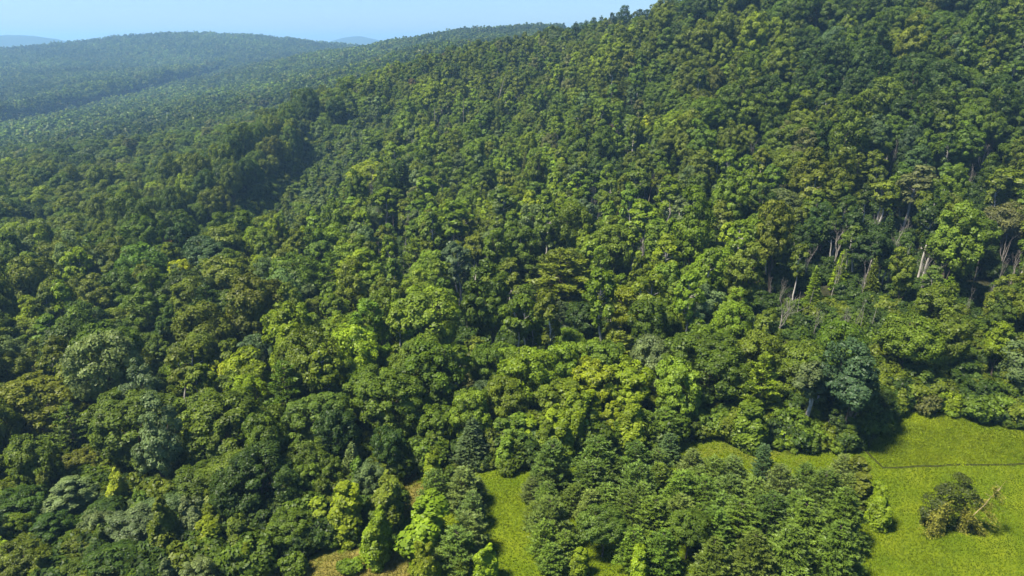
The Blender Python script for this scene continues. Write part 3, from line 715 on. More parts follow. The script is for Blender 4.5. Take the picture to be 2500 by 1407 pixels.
for px, py, w, t, lab, sh in [
        (175, 1215, 110, 'greyish green', 'silvery green willow like bush in the low left growth', 'silvery low left bush'),
        (400, 1250, 105, 'greyish green', 'silvery rounded bush below the front wood', 'silvery rounded bush'),
        (330, 1300, 115, 'greyish green', 'grey green wide bush in the low left growth', 'grey green wide bush'),
        (200, 1345, 90, 'olive green', None, None), (60, 1380, 120, 'olive green', 'yellow tinged bush in the bottom left corner', 'bottom left corner bush'), (50, 1250, 110, 'dark green', None, None), (110, 1140, 100, 'mid green', None, None),
        (380, 1130, 90, 'bluish green', 'blue grey thin bush against the wide domed front tree', 'blue grey thin bush'), (480, 1190, 110, 'mid green', None, None), (455, 1195, 60, 'yellow green', None, None),
        (250, 1260, 90, 'dark green', None, None), (120, 1300, 100, 'dark green', None, None), (280, 1380, 110, 'dark green', None, None), (20, 1150, 90, 'olive green', None, None), (200, 1140, 80, 'olive green', None, None),
        (700, 1300, 100, 'mid green', None, None), (620, 1260, 90, 'dark green', None, None)]:
    put(KB[(px // 10) % 5], px, py, w, t, lab, sh, hf=1.05)
for px, py, w, t, lab, sh in [
        (852, 1382, 56, 'bright green', 'small fresh green shrub alone on the dry orange grass', 'lone dry grass shrub'),
        (720, 1380, 66, 'mid green', None, None), (660, 1340, 70, 'mid green', None, None), (745, 1320, 70, 'mid green', None, None), (540, 1370, 90, 'mid green', None, None), (480, 1385, 80, 'olive green', None, None),
        (640, 1385, 60, 'mid green', None, None), (800, 1315, 60, 'mid green', None, None), (865, 1300, 60, 'mid green', None, None), (950, 1320, 44, 'dark green', None, None), (1000, 1310, 44, 'mid green', None, None),
        (1930, 1065, 70, 'bright green', 'leafy light green shrub under the white trunked edge tree', 'leafy edge shrub'), (1800, 1055, 60, 'mid green', None, None), (1860, 1060, 60, 'mid green', None, None), (1700, 1050, 60, 'mid green', None, None),
        (2100, 1060, 50, 'dark green', None, None), (1980, 1085, 50, 'mid green', None, None), (2040, 1090, 40, 'bright green', None, None), (2260, 985, 60, 'brownish', None, None), (2320, 985, 60, 'yellow green', None, None), (2300, 975, 50, 'olive green', None, None),
        (2210, 985, 50, 'mid green', None, None), (2390, 1000, 60, 'dark green', None, None), (2450, 1015, 60, 'dark green', None, None), (2490, 1025, 60, 'dark green', None, None), (2170, 1010, 50, 'dark green', None, None),
        (1240, 1140, 50, 'mid green', None, None), (1300, 1130, 40, 'dark green', None, None), (1210, 1120, 40, 'dark green', None, None), (1130, 1120, 50, 'mid green', None, None), (930, 1135, 50, 'dark green', None, None), (880, 1165, 50, 'dark green', None, None)]:
    put(KH[(px // 10) % 2], px, py, w, t, lab, sh)

# ---- natural wood: the rest of the near hill
CELL = 6.0
grid = {}
def reg(d):
    grid.setdefault((int(d['X'] // CELL), int(d['Y'] // CELL)), []).append(d)
for d in TREES:
    if d['kind'] != 'dead_tree': reg(d)
    if d['short'] and d['kind'] != 'dead_tree' and math.hypot(d['X'], d['Y']) > 135:
        q = math.hypot(d['X'], d['Y'])
        for k in (d['r'] + 2.0, d['r'] + 6.0): reg(dict(X=d['X'] * (1 - k / q), Y=d['Y'] * (1 - k / q), r=1.5))
    if d['kind'] in ('dead_tree', 'slender_tree'):
        q = math.hypot(d['X'], d['Y'])
        for k in ((2, 6, 10, 14, 18) if q > 150 else (2, 6)): reg(dict(X=d['X'] * (1 - k / q), Y=d['Y'] * (1 - k / q), r=1.3))
def free(X, Y, r, f):
    cx, cyy = int(X // CELL), int(Y // CELL)
    for i in range(cx - 2, cx + 3):
        for j in range(cyy - 2, cyy + 3):
            for d in grid.get((i, j), ()):
                if (d['X'] - X) ** 2 + (d['Y'] - Y) ** 2 < (f * (d['r'] + r)) ** 2: return False
    return True
LOW = poly_px([(-100, 1255), (180, 1235), (420, 1275), (620, 1275), (780, 1235), (860, 1190), (965, 1290), (860, 1340), (700, 1375), (600, 1425), (540, 1600), (-250, 1600)])
EDX = np.array([0, 9, -9, 0, 6, -6, 14]); EDY = np.array([-10, 0, 0, -18, -8, -8, 0])
rng = np.random.RandomState(5)
BRIGHT = ['dark green', 'bluish green', 'mid green', 'olive green', 'brownish', 'russet', 'greyish green', 'bright green', 'yellow green']
def pick(names, w):
    o = sorted(range(len(names)), key=lambda k: BRIGHT.index(names[k]))
    w = np.array([w[k] for k in o], float); names = [names[k] for k in o]
    g = 0.5 + 0.25 * (math.sin(X * 0.083 + 2.1 * math.sin(Y * 0.031)) + math.sin(Y * 0.071 + 1.7 * math.sin(X * 0.047)))
    q = min(0.999, max(0.0, 0.42 * g + 0.58 * rng.rand() + 0.0)); q = min(0.999, max(0, (q - 0.5) * 1.25 + 0.5))
    return names[int(np.searchsorted(np.cumsum(w / w.sum()), q))]
n_c = 42000
rr = np.sqrt(rng.uniform(70 ** 2, 520 ** 2, n_c)); aa = rng.uniform(radians(-50), radians(44), n_c)
XX, YY = rr * np.sin(aa), rr * np.cos(aa)
GG = ground(XX, YY)
PXX, PYY, DD = project(XX, YY, GG + 8)
inm = inside(MEADOW, XX, YY)
order = np.argsort(rng.rand(n_c))
for i in order:
    X, Y, t, px, py = XX[i], YY[i], DD[i], PXX[i], PYY[i]
    if inm[i] or t < 60 or px < -700 or px > 3000: continue
    if t < 88 and py > 1420: continue
    old = X < -110 and 215 < Y
    ravine = -110 <= X < -97 and 238 < Y < 395
    brush = -97 <= X < -56 and 215 < Y < 400
    upper = px > 1600 and py < 420
    if ravine: continue
    low = t < 135 and bool(inside(LOW, np.array([X]), np.array([Y]))[0])
    u = rng.rand()
    if old: kind = 'B' if u < 0.97 else 'F'
    elif brush: kind = 'B' if u < 0.8 else 'S'
    elif upper: kind = 'B' if u < 0.86 else ('O' if u < 0.90 else ('S' if u < 0.98 else 'F'))
    elif px > 1850: kind = 'B' if u < 0.70 else ('S' if u < 0.90 else ('O' if u < 0.95 else 'F'))
    elif px > 850 and py < 760: kind = 'B' if u < 0.55 else ('S' if u < 0.91 else ('O' if u < 0.95 else 'F'))
    elif px < 500: kind = 'B' if u < 0.80 else ('S' if u < 0.88 else ('O' if u < 0.98 else 'F'))
    else: kind = 'B' if u < 0.82 else ('S' if u < 0.92 else 'O')
    edge = t < 175 and inside(MEADOW, X + EDX, Y + EDY).any()
    if edge and kind in 'SF' : kind = 'B'
    if kind == 'B':
        var = KE[rng.randint(3)] if edge else KB[(rng.randint(12) if not old else [0, 1, 3, 4, 6, 9, 11][rng.randint(7)])] if rng.rand() < 0.87 else KM[rng.randint(2)]
        if not edge and px > 850 and py < 800 and rng.rand() < 0.6: var = KB[[5, 2, 7, 8, 10][rng.randint(5)]]
        s = rng.uniform(0.62, 1.24) * (0.95 if old else 1.15 if upper else 1.0) * (0.7 if var in KM else 1.0)
        if brush: s *= 0.42 if Y > 240 else 0.6
        elif not old and t < 200: s *= 1.12
    elif kind == 'S': var = KS[rng.randint(4)]; s = rng.uniform(0.85, 1.15) * (0.7 if brush else 1)
    elif kind == 'O': var = KO[rng.randint(2)]; s = rng.uniform(0.6, 0.95)
    else: var = KF[rng.randint(2)]; s = rng.uniform(0.8, 1.2)
    if low:
        var = [KE[0], KE[1], KE[2], KY[0], KY[1], KH[0]][rng.randint(6)]; s = rng.uniform(0.32, 0.6) if var in KE else rng.uniform(0.75, 1.25)
    r = var.r * s
    if not free(X, Y, r, 0.64): continue
    if low: tn = pick(['greyish green', 'yellow green', 'bright green', 'olive green', 'mid green', 'dark green'], [24, 20, 16, 20, 14, 6])
    elif old: tn = pick(['olive green', 'mid green', 'dark green', 'yellow green', 'brownish'], [44, 28, 18, 8, 1])
    elif px > 1900 and py < 430: tn = pick(['dark green', 'mid green', 'olive green', 'bluish green', 'brownish'], [40, 28, 23, 8, 1])
    elif upper: tn = pick(['mid green', 'olive green', 'dark green', 'bright green', 'brownish', 'yellow green'], [30, 32, 16, 12, 1, 9])
    elif brush: tn = pick(['mid green', 'bright green', 'greyish green', 'olive green'], [34, 26, 26, 14])
    elif px > 900 and py < 260: tn = pick(['olive green', 'mid green', 'yellow green', 'brownish', 'dark green', 'russet'], [44, 26, 16, 3, 10, 1])
    elif px > 1900: tn = pick(['mid green', 'olive green', 'dark green', 'bright green', 'brownish', 'yellow green', 'greyish green'], [26, 30, 16, 12, 2, 8, 6])
    elif px < 560: tn = pick(['olive green', 'mid green', 'dark green', 'greyish green', 'yellow green', 'bright green', 'brownish'], [34, 28, 18, 8, 6, 5, 1])
    else: tn = pick(['mid green', 'bright green', 'olive green', 'yellow green', 'dark green', 'bluish green', 'greyish green', 'brownish'], [22, 29, 21, 17, 4, 2, 5, 1])
    d = dict(var=var, X=X, Y=Y, Z=float(GG[i]), s=s, sz=rng.uniform(0.85, 1.28) * (1.4 if old and X > -142 else 1.0), tint=tn, rot=rng.uniform(0, 6.28), label=None, short=None, lean=0, lean_az=0,
             kind=KIND_OF[id(var)], r=r, h=var.h * s, hand=False)
    TREES.append(d); reg(d)

# ---- which of them show, and how large
for d in TREES:
    px, py, t = project(d['X'], d['Y'], d['Z'] + d['h'] * d['sz'] * 0.6)
    d['px'], d['py'], d['t'] = px, py, t
    d['w'] = 2 * d['r'] * FPX / t
def visibility(trees, bins=0.16):
    """share of each tree's height that clears the canopy in front of it"""
    hor = {}
    for d in sorted(trees, key=lambda q: q['t']):
        r = math.hypot(d['X'], d['Y']); top = (d['Z'] + d['h'] * d['sz'] - CAM_Z) / r; low = (d['Z'] - CAM_Z) / r
        a = math.degrees(math.atan2(d['X'], d['Y'])); hw = math.degrees(d['r'] * 0.75 / r)
        ks = range(int((a - hw) / bins), int((a + hw) / bins) + 1)
        m = np.mean([hor.get(k, -9) for k in ks])
        d['vis'] = float(np.clip((top - max(m, low)) / (top - low), 0, 1))
        if d['kind'] not in ('dead_tree',):
            for k in ks: hor[k] = max(hor.get(k, -9), low + (top - low) * 0.9)
visibility(TREES)
def in_frame(d): return -0.25 * d['w'] < d['px'] < 2500 + 0.25 * d['w'] and -10 < d['py'] < 1407 + 0.6 * d['w']
LIMIT = 290
single = []
by_kind = {}
for d in TREES: by_kind.setdefault(d['kind'], []).append(d)
rest = []
for k, ds in by_kind.items():
    seen = [d for d in ds if in_frame(d) and (d['vis'] > 0.06 or d['hand'])]
    seen.sort(key=lambda d: -(d['w'] ** 2 * d['vis'] + (1e6 if d['hand'] else 0)))
    single += seen[:LIMIT]
    ids = {id(d) for d in seen[:LIMIT]}
    rest += [d for d in ds if id(d) not in ids]
print('trees', len(TREES), {k: len(v) for k, v in by_kind.items()}, 'single', len(single))

# ------------------------------------------------------------------ the ground sheet
def build_ground():
    na, nr = len(AZ), len(RR)
    sa, ca = np.sin(AZ)[:, None], np.cos(AZ)[:, None]
    X = RR[None] * sa; Y = RR[None] * ca
    V = np.stack([X, Y, GZ], -1).reshape(-1, 3)
    V = np.r_[V, [[0, 0, float(GZ[:, 0].mean())]]]
    i = np.arange(na)[:, None]; j = np.arange(nr - 1)[None]; i2 = (i + 1) % na
    F = np.stack([i * nr + j, i * nr + j + 1, i2 * nr + j + 1, i2 * nr + j], -1).reshape(-1, 4)
    c = na * nr
    k = np.arange(0, na, 2)
    F = np.r_[F, np.stack([np.full(len(k), c), ((k + 2) % na) * nr, (k + 1) * nr, k * nr], 1)]
    xs, ys = X.ravel(), Y.ravel()
    jx = xs + 1.2 * np.sin(ys * 1.1) + 0.8 * np.sin(xs * 2.3 + ys); jy = ys + 1.2 * np.sin(xs * 0.9) + 0.7 * np.sin(ys * 2.1 - xs)
    me = np.zeros((len(V), 4)); me[:, 3] = 1
    me[:-1, 0] = inside(MEADOW, jx, jy)
    for p in DRY: me[:-1, 1] = np.maximum(me[:-1, 1], inside(p, jx, jy) * 0.85)
    for p in WARM: me[:-1, 1] = np.maximum(me[:-1, 1], inside(p, jx, jy) * 0.3)
    r = np.hypot(xs, ys); me[:-1, 2] = smooth(1200, 2300, r)
    m = make_mesh('ground', V, F, [M_GROUND], attr=me, smooth_faces=np.ones(len(F)))
    o = bpy.data.objects.new('ground', m); C.objects.link(o); o['kind'] = 'structure'
build_ground()

# ------------------------------------------------------------------ trees as objects
def emit(d):
    name = d['kind']; v = d['var']
    tint = list(np.array(TINT[d['tint']]) * R0.uniform(0.82, 1.2) * (1 + R0.normal(size=3) * np.array([0.05, 0.03, 0.12])))
    if d['kind'] == 'sapling': tint = [q * 1.08 for q in tint]
    if d['kind'] == 'pine_tree' and d['hand']: tint = [q * 1.28 for q in tint]
    parts = d['w'] > 34 and v.crown is not None
    if v.crown is None or not parts:
        o = bpy.data.objects.new(name, v.whole); C.objects.link(o); o['tint'] = tint
    else:
        o = bpy.data.objects.new(name, None); C.objects.link(o); o.empty_display_size = 0.5
        for nm, me in (('crown', v.crown), ('trunk', v.trunk)):
            c = bpy.data.objects.new(nm, me); C.objects.link(c); c.parent = o
            if nm == 'crown': c['tint'] = tint
    o.location = (d['X'], d['Y'], d['Z']); o.rotation_mode = 'XYZ'
    s = d['s']; q = R0.uniform(0.88, 1.13); o.scale = (s * q, s / q, s * d['sz'])
    if d['lean']:
        o.rotation_euler = (mathutils.Matrix.Rotation(d['lean_az'], 3, 'Z') @ mathutils.Matrix.Rotation(d['lean'], 3, 'Y') @ mathutils.Matrix.Rotation(d['rot'] * (0 if d['lean'] > 0.2 else 1), 3, 'Z')).to_euler()
    else: o.rotation_euler = (R0.normal() * 0.035, R0.normal() * 0.035, d['rot'])
    d['obj'] = o
    return o

# six far trees of the hazy middle distance stand by themselves and lend their shape to the far wood
FAR_PX = [(880, 222, 20), (180, 395, 27), (330, 345, 22), (560, 285, 22), (1180, 150, 16), (700, 240, 20)]
lend_far = []
for k, (px, py, w) in enumerate(FAR_PX[:4]):
    d = put(KL[k], px, py, w * 1.25, ['mid green', 'dark green', 'olive green', 'mid green'][k]); TREES.pop()
    d['px'], d['py'], d['t'] = project(d['X'], d['Y'], d['Z'] + d['h'] * 0.6); d['w'] = w * 1.2; d['vis'] = 1; d['far'] = True
    single.append(d); lend_far.append(d)

lend = {}
for d in single: emit(d)
for d in sorted(single, key=lambda q: q['w']):
    v = d['var']
    if id(v) in lend: continue
    if d['obj'].type == 'EMPTY':          # the smallest copy of each kind is a single mesh
        for c in list(d['obj'].children): bpy.data.objects.remove(c)
        bpy.data.objects.remove(d['obj']); d['w0'] = d['w']; d['w'] = 1; emit(d); d['w'] = d['w0']
    lend[id(v)] = d['obj']

# ------------------------------------------------------------------ the woods that nobody could count
def forest_points():
    rng = np.random.RandomState(77)
    P = []
    r = 480.0
    while r < 2650:
        sp = 6.4 + 2.0 * (r - 480) / 1500
        az = np.arange(radians(-42), radians(34), sp / r)
        az = az + rng.uniform(-0.45, 0.45, len(az)) * sp / r
        rad = r + rng.uniform(-0.5, 0.5, len(az)) * sp
        P.append(np.stack([rad * np.sin(az), rad * np.cos(az)], 1))
        r += sp * 0.86
    P = np.concatenate(P)
    X, Y = P[:, 0], P[:, 1]
    Z = ground(X, Y)
    keep = ~((X > -649) & (X < -640) & (Y > 800) & (Y < 1700)) & ~((X < -649) & (X > -653) & (Y > 800) & (Y < 1700))
    return X[keep], Y[keep], Z[keep], rng
fx, fy, fz, frng = forest_points()
px, py, t = project(fx, fy, fz + 8)
fh = frng.uniform(0.62, 1.4, len(fx)) * (1 + 0.25 * smooth(900, 2300, t))
ok = (px > -350) & (px < 2600) & (py > -60)
fx, fy, fz, fh, t = fx[ok], fy[ok], fz[ok], fh[ok], t[ok]
r_ = np.hypot(fx, fy); top = (fz + 13 * fh - CAM_Z) / r_; ab = ((np.degrees(np.arctan2(fx, fy)) + 60) / 0.12).astype(int)
hor = np.full(1200, -9.0)
for d in TREES:
    rd = math.hypot(d['X'], d['Y']); k0 = (math.degrees(math.atan2(d['X'], d['Y'])) + 60) / 0.12; hw = math.degrees(d['r'] * 0.6 / rd) / 0.12
    e = (d['Z'] + d['h'] * d['sz'] * 0.85 - CAM_Z) / rd
    a, b = int(k0 - hw), int(k0 + hw) + 1
    if rd > 300 and d['kind'] != 'dead_tree': hor[a:b] = np.maximum(hor[a:b], e)
keep = np.zeros(len(fx), bool)
for i in np.argsort(r_):
    k = ab[i]
    keep[i] = top[i] > hor[k] - 0.005
    hor[k] = max(hor[k], top[i] - 0.35 * 13 / r_[i])
fx, fy, fz, fh, r_ = fx[keep], fy[keep], fz[keep], fh[keep], r_[keep]
names_f = ['dark green', 'mid green', 'olive green', 'bright green', 'greyish green', 'brownish']
tn = np.array([TINT[names_f[k]] for k in frng.choice(6, len(fx), p=[.27, .34, .23, .06, .07, .03])]) * frng.uniform(0.75, 1.25, (len(fx), 1))
# slow change of the mix of trees over the valley
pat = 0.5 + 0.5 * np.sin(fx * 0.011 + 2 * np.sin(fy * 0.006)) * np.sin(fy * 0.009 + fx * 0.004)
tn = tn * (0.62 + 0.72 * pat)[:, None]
near = r_ < 640
far_vars = [d['var'] for d in lend_far]
pts = []
for i in range(len(fx)):
    if near[i]: v = KB[frng.randint(7)]
    else: v = far_vars[frng.randint(len(far_vars))]
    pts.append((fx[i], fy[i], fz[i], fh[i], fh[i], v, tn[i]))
for d in rest:
    pts.append((d['X'], d['Y'], d['Z'], d['s'], d['s'] * d['sz'], d['var'], np.array(TINT[d['tint']]) * R0.uniform(0.82, 1.2)))
for i in range(len(rr)):      # brambles along the grass edge
    if not inm[i] or DD[i] > 200 or not -100 < PXX[i] < 2700: continue
    for _ in range(3):
        x, y = XX[i] + frng.uniform(-1.5, 1.5), YY[i] + frng.uniform(-1.5, 1.5)
        if inside(MEADOW, x + np.array([1.3, -1.3, 0, 0]), y + np.array([0, 0, 1.3, -1.3])).all(): continue
        q = frng.uniform(0.2, 0.5)
        pts.append((x, y, float(ground(x, y)), q, q, KH[i % 2], np.array(TINT[['bright green', 'mid green', 'olive green'][i % 3]]) * frng.uniform(0.8, 1.2)))
for i in range(len(rr)):      # bushes under the trees
    gully = -116 < XX[i] < -50 and 220 < YY[i] < 450
    if inm[i] or (DD[i] > 300 and not gully) or PXX[i] < -500 or PXX[i] > 2900 or DD[i] < 62: continue
    if i % 3 and DD[i] > 150 and not gully: continue
    q = frng.uniform(0.7, 1.5) * (1.35 if gully else 1.0)
    pts.append((XX[i], YY[i], GG[i], q, q, KH[i % 2], np.array(TINT[['dark green', 'mid green', 'olive green'][i % 3]]) * frng.uniform(0.8, 1.2)))
print('forest', len(pts))
def build_forest(pts):
    vs = []
    for p in pts:
        if p[5] not in vs: vs.append(p[5])
    me = bpy.data.meshes.new('forest')
    n = len(pts)
    me.vertices.add(n); me.vertices.foreach_set('co', np.array([p[:3] for p in pts], np.float32).ravel())
    def att(nm, ty, key, data):
        a = me.attributes.new(nm, ty, 'POINT'); a.data.foreach_set(key, data)
    att('tint', 'FLOAT_VECTOR', 'vector', np.array([p[6] for p in pts], np.float32).ravel())
    att('size', 'FLOAT_VECTOR', 'vector', np.array([(p[3], p[3], p[4]) for p in pts], np.float32).ravel())
    rot = np.zeros((n, 3), np.float32); rot[:, 2] = np.random.RandomState(3).uniform(0, 6.28, n)
    att('turn', 'FLOAT_VECTOR', 'vector', rot.ravel())
    att('shape', 'INT', 'value', np.array([vs.index(p[5]) for p in pts], np.int32))
    me.update()
    o = bpy.data.objects.new('forest', me); C.objects.link(o); o['kind'] = 'stuff'
    ng = bpy.data.node_groups.new('forest', 'GeometryNodeTree')
    ng.interface.new_socket('Geometry', in_out='INPUT', socket_type='NodeSocketGeometry')
    ng.interface.new_socket('Geometry', in_out='OUTPUT', socket_type='NodeSocketGeometry')
    N, Lk = ng.nodes, ng.links
    gi, go = N.new('NodeGroupInput'), N.new('NodeGroupOutput')
    def named(nm, ty):
        a = N.new('GeometryNodeInputNamedAttribute'); a.data_type = ty; a.inputs['Name'].default_value = nm; return a.outputs['Attribute']
    sc, tu, sh = named('size', 'FLOAT_VECTOR'), named('turn', 'FLOAT_VECTOR'), named('shape', 'INT')
    jn = N.new('GeometryNodeJoinGeometry')
    for k, v in enumerate(vs):
        oi = N.new('GeometryNodeObjectInfo'); oi.transform_space = 'ORIGINAL'; oi.inputs['Object'].default_value = lend[id(v)]; oi.inputs['As Instance'].default_value = True
        cp = N.new('FunctionNodeCompare'); cp.data_type = 'INT'; cp.operation = 'EQUAL'; cp.inputs[3].default_value = k; Lk.new(sh, cp.inputs[2])
        ip = N.new('GeometryNodeInstanceOnPoints')
        Lk.new(gi.outputs[0], ip.inputs['Points']); Lk.new(cp.outputs[0], ip.inputs['Selection']); Lk.new(oi.outputs['Geometry'], ip.inputs['Instance'])
        Lk.new(sc, ip.inputs['Scale']); Lk.new(tu, ip.inputs['Rotation'])
        Lk.new(ip.outputs[0], jn.inputs[0])
    Lk.new(jn.outputs[0], go.inputs[0])
    md = o.modifiers.new('trees', 'NODES'); md.node_group = ng
    return o
missing = {id(p[5]) for p in pts} - set(lend)
alias = {}
pts = [p if id(p[5]) in lend else (*p[:5], next(v for v in SETS[KIND_OF[id(p[5])]] + KB if id(v) in lend), p[6]) for p in pts]
build_forest(pts)

# ------------------------------------------------------------------ grass
def grass_points(poly_list, step, rng, skip=()):
    A = np.concatenate(poly_list)
    x0, y0 = A.min(0); x1, y1 = A.max(0)
    y1 = min(y1, 160); x0 = max(x0, -60); x1 = min(x1, 120); y0 = max(y0, 70)
    gx, gy = np.meshgrid(np.arange(x0, x1, step), np.arange(y0, y1, step))
    X = gx.ravel() + rng.uniform(-.5, .5, gx.size) * step; Y = gy.ravel() + rng.uniform(-.5, .5, gx.size) * step
    k = np.zeros(len(X), bool)
    for p in poly_list: k |= inside(p, X, Y)
    for p in skip: k &= ~inside(p, X, Y)
    X, Y = X[k], Y[k]
    qx, qy, _ = project(X, Y, ground(X, Y))
    k = (qx > -60) & (qx < 2560) & (qy < 1460)
    return X[k], Y[k]
def build_grass(name, X, Y, hgt, wid, tint, rng, per=5, lie=0.5, patch=0.9):
    n = len(X); Z = ground(X, Y)
    pat = 0.5 + 0.25 * np.sin(X * 0.31 + 1.7 * np.sin(Y * 0.23)) + 0.25 * np.sin(Y * 0.47 + 1.3 * np.sin(X * 0.38))
    pat = np.clip(0.5 + (pat - 0.5) * patch + 0.16 * np.sin(X * 1.3 + 2.0 * np.sin(Y * 0.9)) * np.sin(Y * 1.6 + X * 0.4), 0, 1)
    hh = hgt * rng.uniform(0.55, 1.3, (n, per)) * (0.6 + 0.8 * pat)[:, None]
    D = unit(np.stack([rng.normal(size=(n, per)) * lie, rng.normal(size=(n, per)) * lie, np.ones((n, per))], -1) + np.array([0.25, -0.1, 0]))
    P = np.stack([X, Y, Z], 1)[:, None] + np.stack([rng.normal(size=(n, per)) * 0.12, rng.normal(size=(n, per)) * 0.12, np.zeros((n, per))], -1) + D * hh[..., None] * 0.45
    Nn = np.cross(D, rng.normal(size=D.shape)) + np.array([0, 0, 0.4])
    V, F = blades(P.reshape(-1, 3), Nn.reshape(-1, 3), hh.ravel(), wid * rng.uniform(0.7, 1.3, n * per), rng, along=D.reshape(-1, 3), fold=0.1)
    var = np.clip(pat[:, None] + rng.normal(size=(n, per)) * 0.1, 0, 1).ravel()
    me = make_mesh(name, V, F, [M_GRASS], var=var)
    o = bpy.data.objects.new(name, me); C.objects.link(o); o['kind'] = 'stuff'; o['tint'] = tint
    return o
gr = np.random.RandomState(8)
FURROW = [hit(a, b) for a, b in [(2098, 1086), (2128, 1118), (2156, 1143), (2195, 1143.5), (2240, 1140.5), (2285, 1141), (2330, 1138), (2375, 1139), (2420, 1135.5), (2470, 1136), (2520, 1133), (2700, 1128)]]
def strip_poly(line, w):
    Pn = np.array([p[:2] for p in line]); T = unit(np.gradient(Pn, axis=0)); Nn = np.stack([-T[:, 1], T[:, 0]], 1)
    return np.r_[Pn + Nn * w, (Pn - Nn * w)[::-1]]
GAP = strip_poly(FURROW, 0.19)
X, Y = grass_points([FIELD], 0.30, gr, skip=[GAP]); build_grass('field_grass', X, Y, 0.32, 0.09, [0.104, 0.138, 0.006], gr, per=7, lie=0.7)
X, Y = grass_points([MEADOW], 0.32, gr, skip=DRY + [FIELD, GAP]); build_grass('meadow_grass', X, Y, 0.24, 0.09, [0.090, 0.128, 0.006], gr, per=6, lie=0.8)
X, Y = grass_points(DRY, 0.34, gr); build_grass('dry_grass', X, Y, 0.40, 0.09, [0.155, 0.135, 0.028], gr, per=5, lie=0.8)
def build_furrow():
    """a shallow ditch with a dark bottom between the tall grass and the mown grass"""
    Pn = np.array(FURROW); T = unit(np.gradient(Pn[:, :2], axis=0)); Nn = np.stack([-T[:, 1], T[:, 0]], 1)
    off = np.array([-0.24, -0.1, 0.0, 0.1, 0.24]); up = np.array([0.03, 0.12, 0.02, 0.14, 0.03])
    V = []
    for i in range(len(Pn)):
        for a, b in zip(off, up):
            x, y = Pn[i, 0] + Nn[i, 0] * a, Pn[i, 1] + Nn[i, 1] * a
            V.append((x, y, float(ground(x, y)) + b))
    F = [(i * 5 + j, i * 5 + j + 1, i * 5 + 6 + j, i * 5 + 5 + j) for i in range(len(Pn) - 1) for j in range(4)]
    m = bark_material('dark_soil', (0.018, 0.022, 0.006), (0.036, 0.042, 0.009), 2.0)
    me = make_mesh('ditch', V, F, [m]); o = bpy.data.objects.new('ditch', me); C.objects.link(o); o['kind'] = 'structure'
build_furrow()

# ------------------------------------------------------------------ the fallen bush on the meadow
def build_fallen():
    X, Y, Z = hit(2310, 1290)
    root = bpy.data.objects.new('fallen_tree', None); C.objects.link(root); root.location = (X, Y, Z)
    root['label'] = 'dark collapsed bushy tree with yellow fronds and bare pole on the meadow'
    root['category'] = 'tree'
    rng = np.random.RandomState(31)
    sc = project(X, Y, Z)[2] / FPX                      # metres in one photo pixel here
    def at(px, py): return np.array([(px - 2310) * sc, rng.uniform(-0.8, 0.8), (1290 - py) * sc * 1.0])
    # dark mass
    Pc, Pr, out = [], [], []
    for px, py, r in [(2300, 1190, 34), (2340, 1185, 30), (2275, 1215, 30), (2320, 1225, 36), (2365, 1215, 26), (2260, 1250, 26), (2300, 1262, 34), (2345, 1255, 30), (2285, 1175, 20), (2320, 1160, 20), (2360, 1280, 22), (2270, 1285, 24)]:
        for k in range(2):
            c = at(px, py) + rng.normal(size=3) * 0.3; c[2] = max(c[2], 0.3)
            Pc.append(c); Pr.append(r * sc * 0.75); out.append(unit(c - np.array([0, 0, 1.0])))
    V, F, var = puff_leaves(np.array(Pc), np.array(Pr), np.array(out), 230, 0.20, rng)
    o = bpy.data.objects.new('crown', make_mesh('fallen_crown', V, F, [M_LEAF], var=var)); C.objects.link(o); o.parent = root; o['tint'] = [0.046, 0.060, 0.011]
    # drooping yellow fronds
    Cn, Ax = [], []
    for (ax, ay), (bx, by), n in [((2320, 1230), (2255, 1300), 6), ((2300, 1235), (2240, 1275), 6), ((2330, 1235), (2375, 1300), 8), ((2330, 1230), (2350, 1310), 7), ((2290, 1215), (2245, 1240), 4), ((2390, 1175), (2408, 1200), 2), ((2385, 1180), (2370, 1160), 2), ((2345, 1240), (2330, 1300), 5), ((2275, 1245), (2262, 1310), 5), ((2345, 1215), (2402, 1258), 6), ((2350, 1200), (2405, 1228), 4)]:
        a, b = at(ax, ay), at(bx, by)
        for k in range(n):
            aa = a + rng.normal(size=3) * 0.4; bb = b + rng.normal(size=3) * 0.5; aa[1] -= 0.9; bb[1] -= 1.2; bb[2] = max(bb[2], 0.15)
            P = bent(aa, bb, rng, 9, 0.03, 0.16)
            for q in range(1, 9):
                for z in range(11):
                    Cn.append(P[q] + rng.normal(size=3) * 0.16); Ax.append(unit(P[q] - P[q - 1]) + rng.normal(size=3) * 0.45)
    Cn, Ax = np.array(Cn), unit(np.array(Ax))
    V, F = blades(Cn, np.cross(Ax, rng.normal(size=Ax.shape)) + np.array([0, -0.3, 0.7]), 0.36, 0.10, rng, along=Ax)
    o = bpy.data.objects.new('frond', make_mesh('fallen_frond', V, F, [M_LEAF], var=rng.uniform(0.2, 1, len(F)))); C.objects.link(o); o.parent = root; o['tint'] = [0.17, 0.17, 0.024]
    a, b = at(2335, 1250), at(2400, 1165); a[1] = -1.7; b[1] = -1.2
    tr = [tube(bent(a, b, rng, 7, 0.015), np.linspace(0.07, 0.035, 7))]
    for f in (0.75, 0.9, 1.0):
        s = a + (b - a) * f
        for k in range(2): tr.append(tube(bent(s, s + np.array([rng.normal() * 0.9, rng.normal() * 0.4, rng.uniform(0.2, 1.1)]), rng, 4, 0.05), [0.03, 0.02, 0.015, 0.008], 4))
    V, F = join(tr)
    o = bpy.data.objects.new('trunk', make_mesh('fallen_trunk', V, F, [bark_material('tan_wood', (0.20, 0.15, 0.08), (0.32, 0.25, 0.14))], smooth_faces=np.ones(len(F)))); C.objects.link(o); o.parent = root
build_fallen()

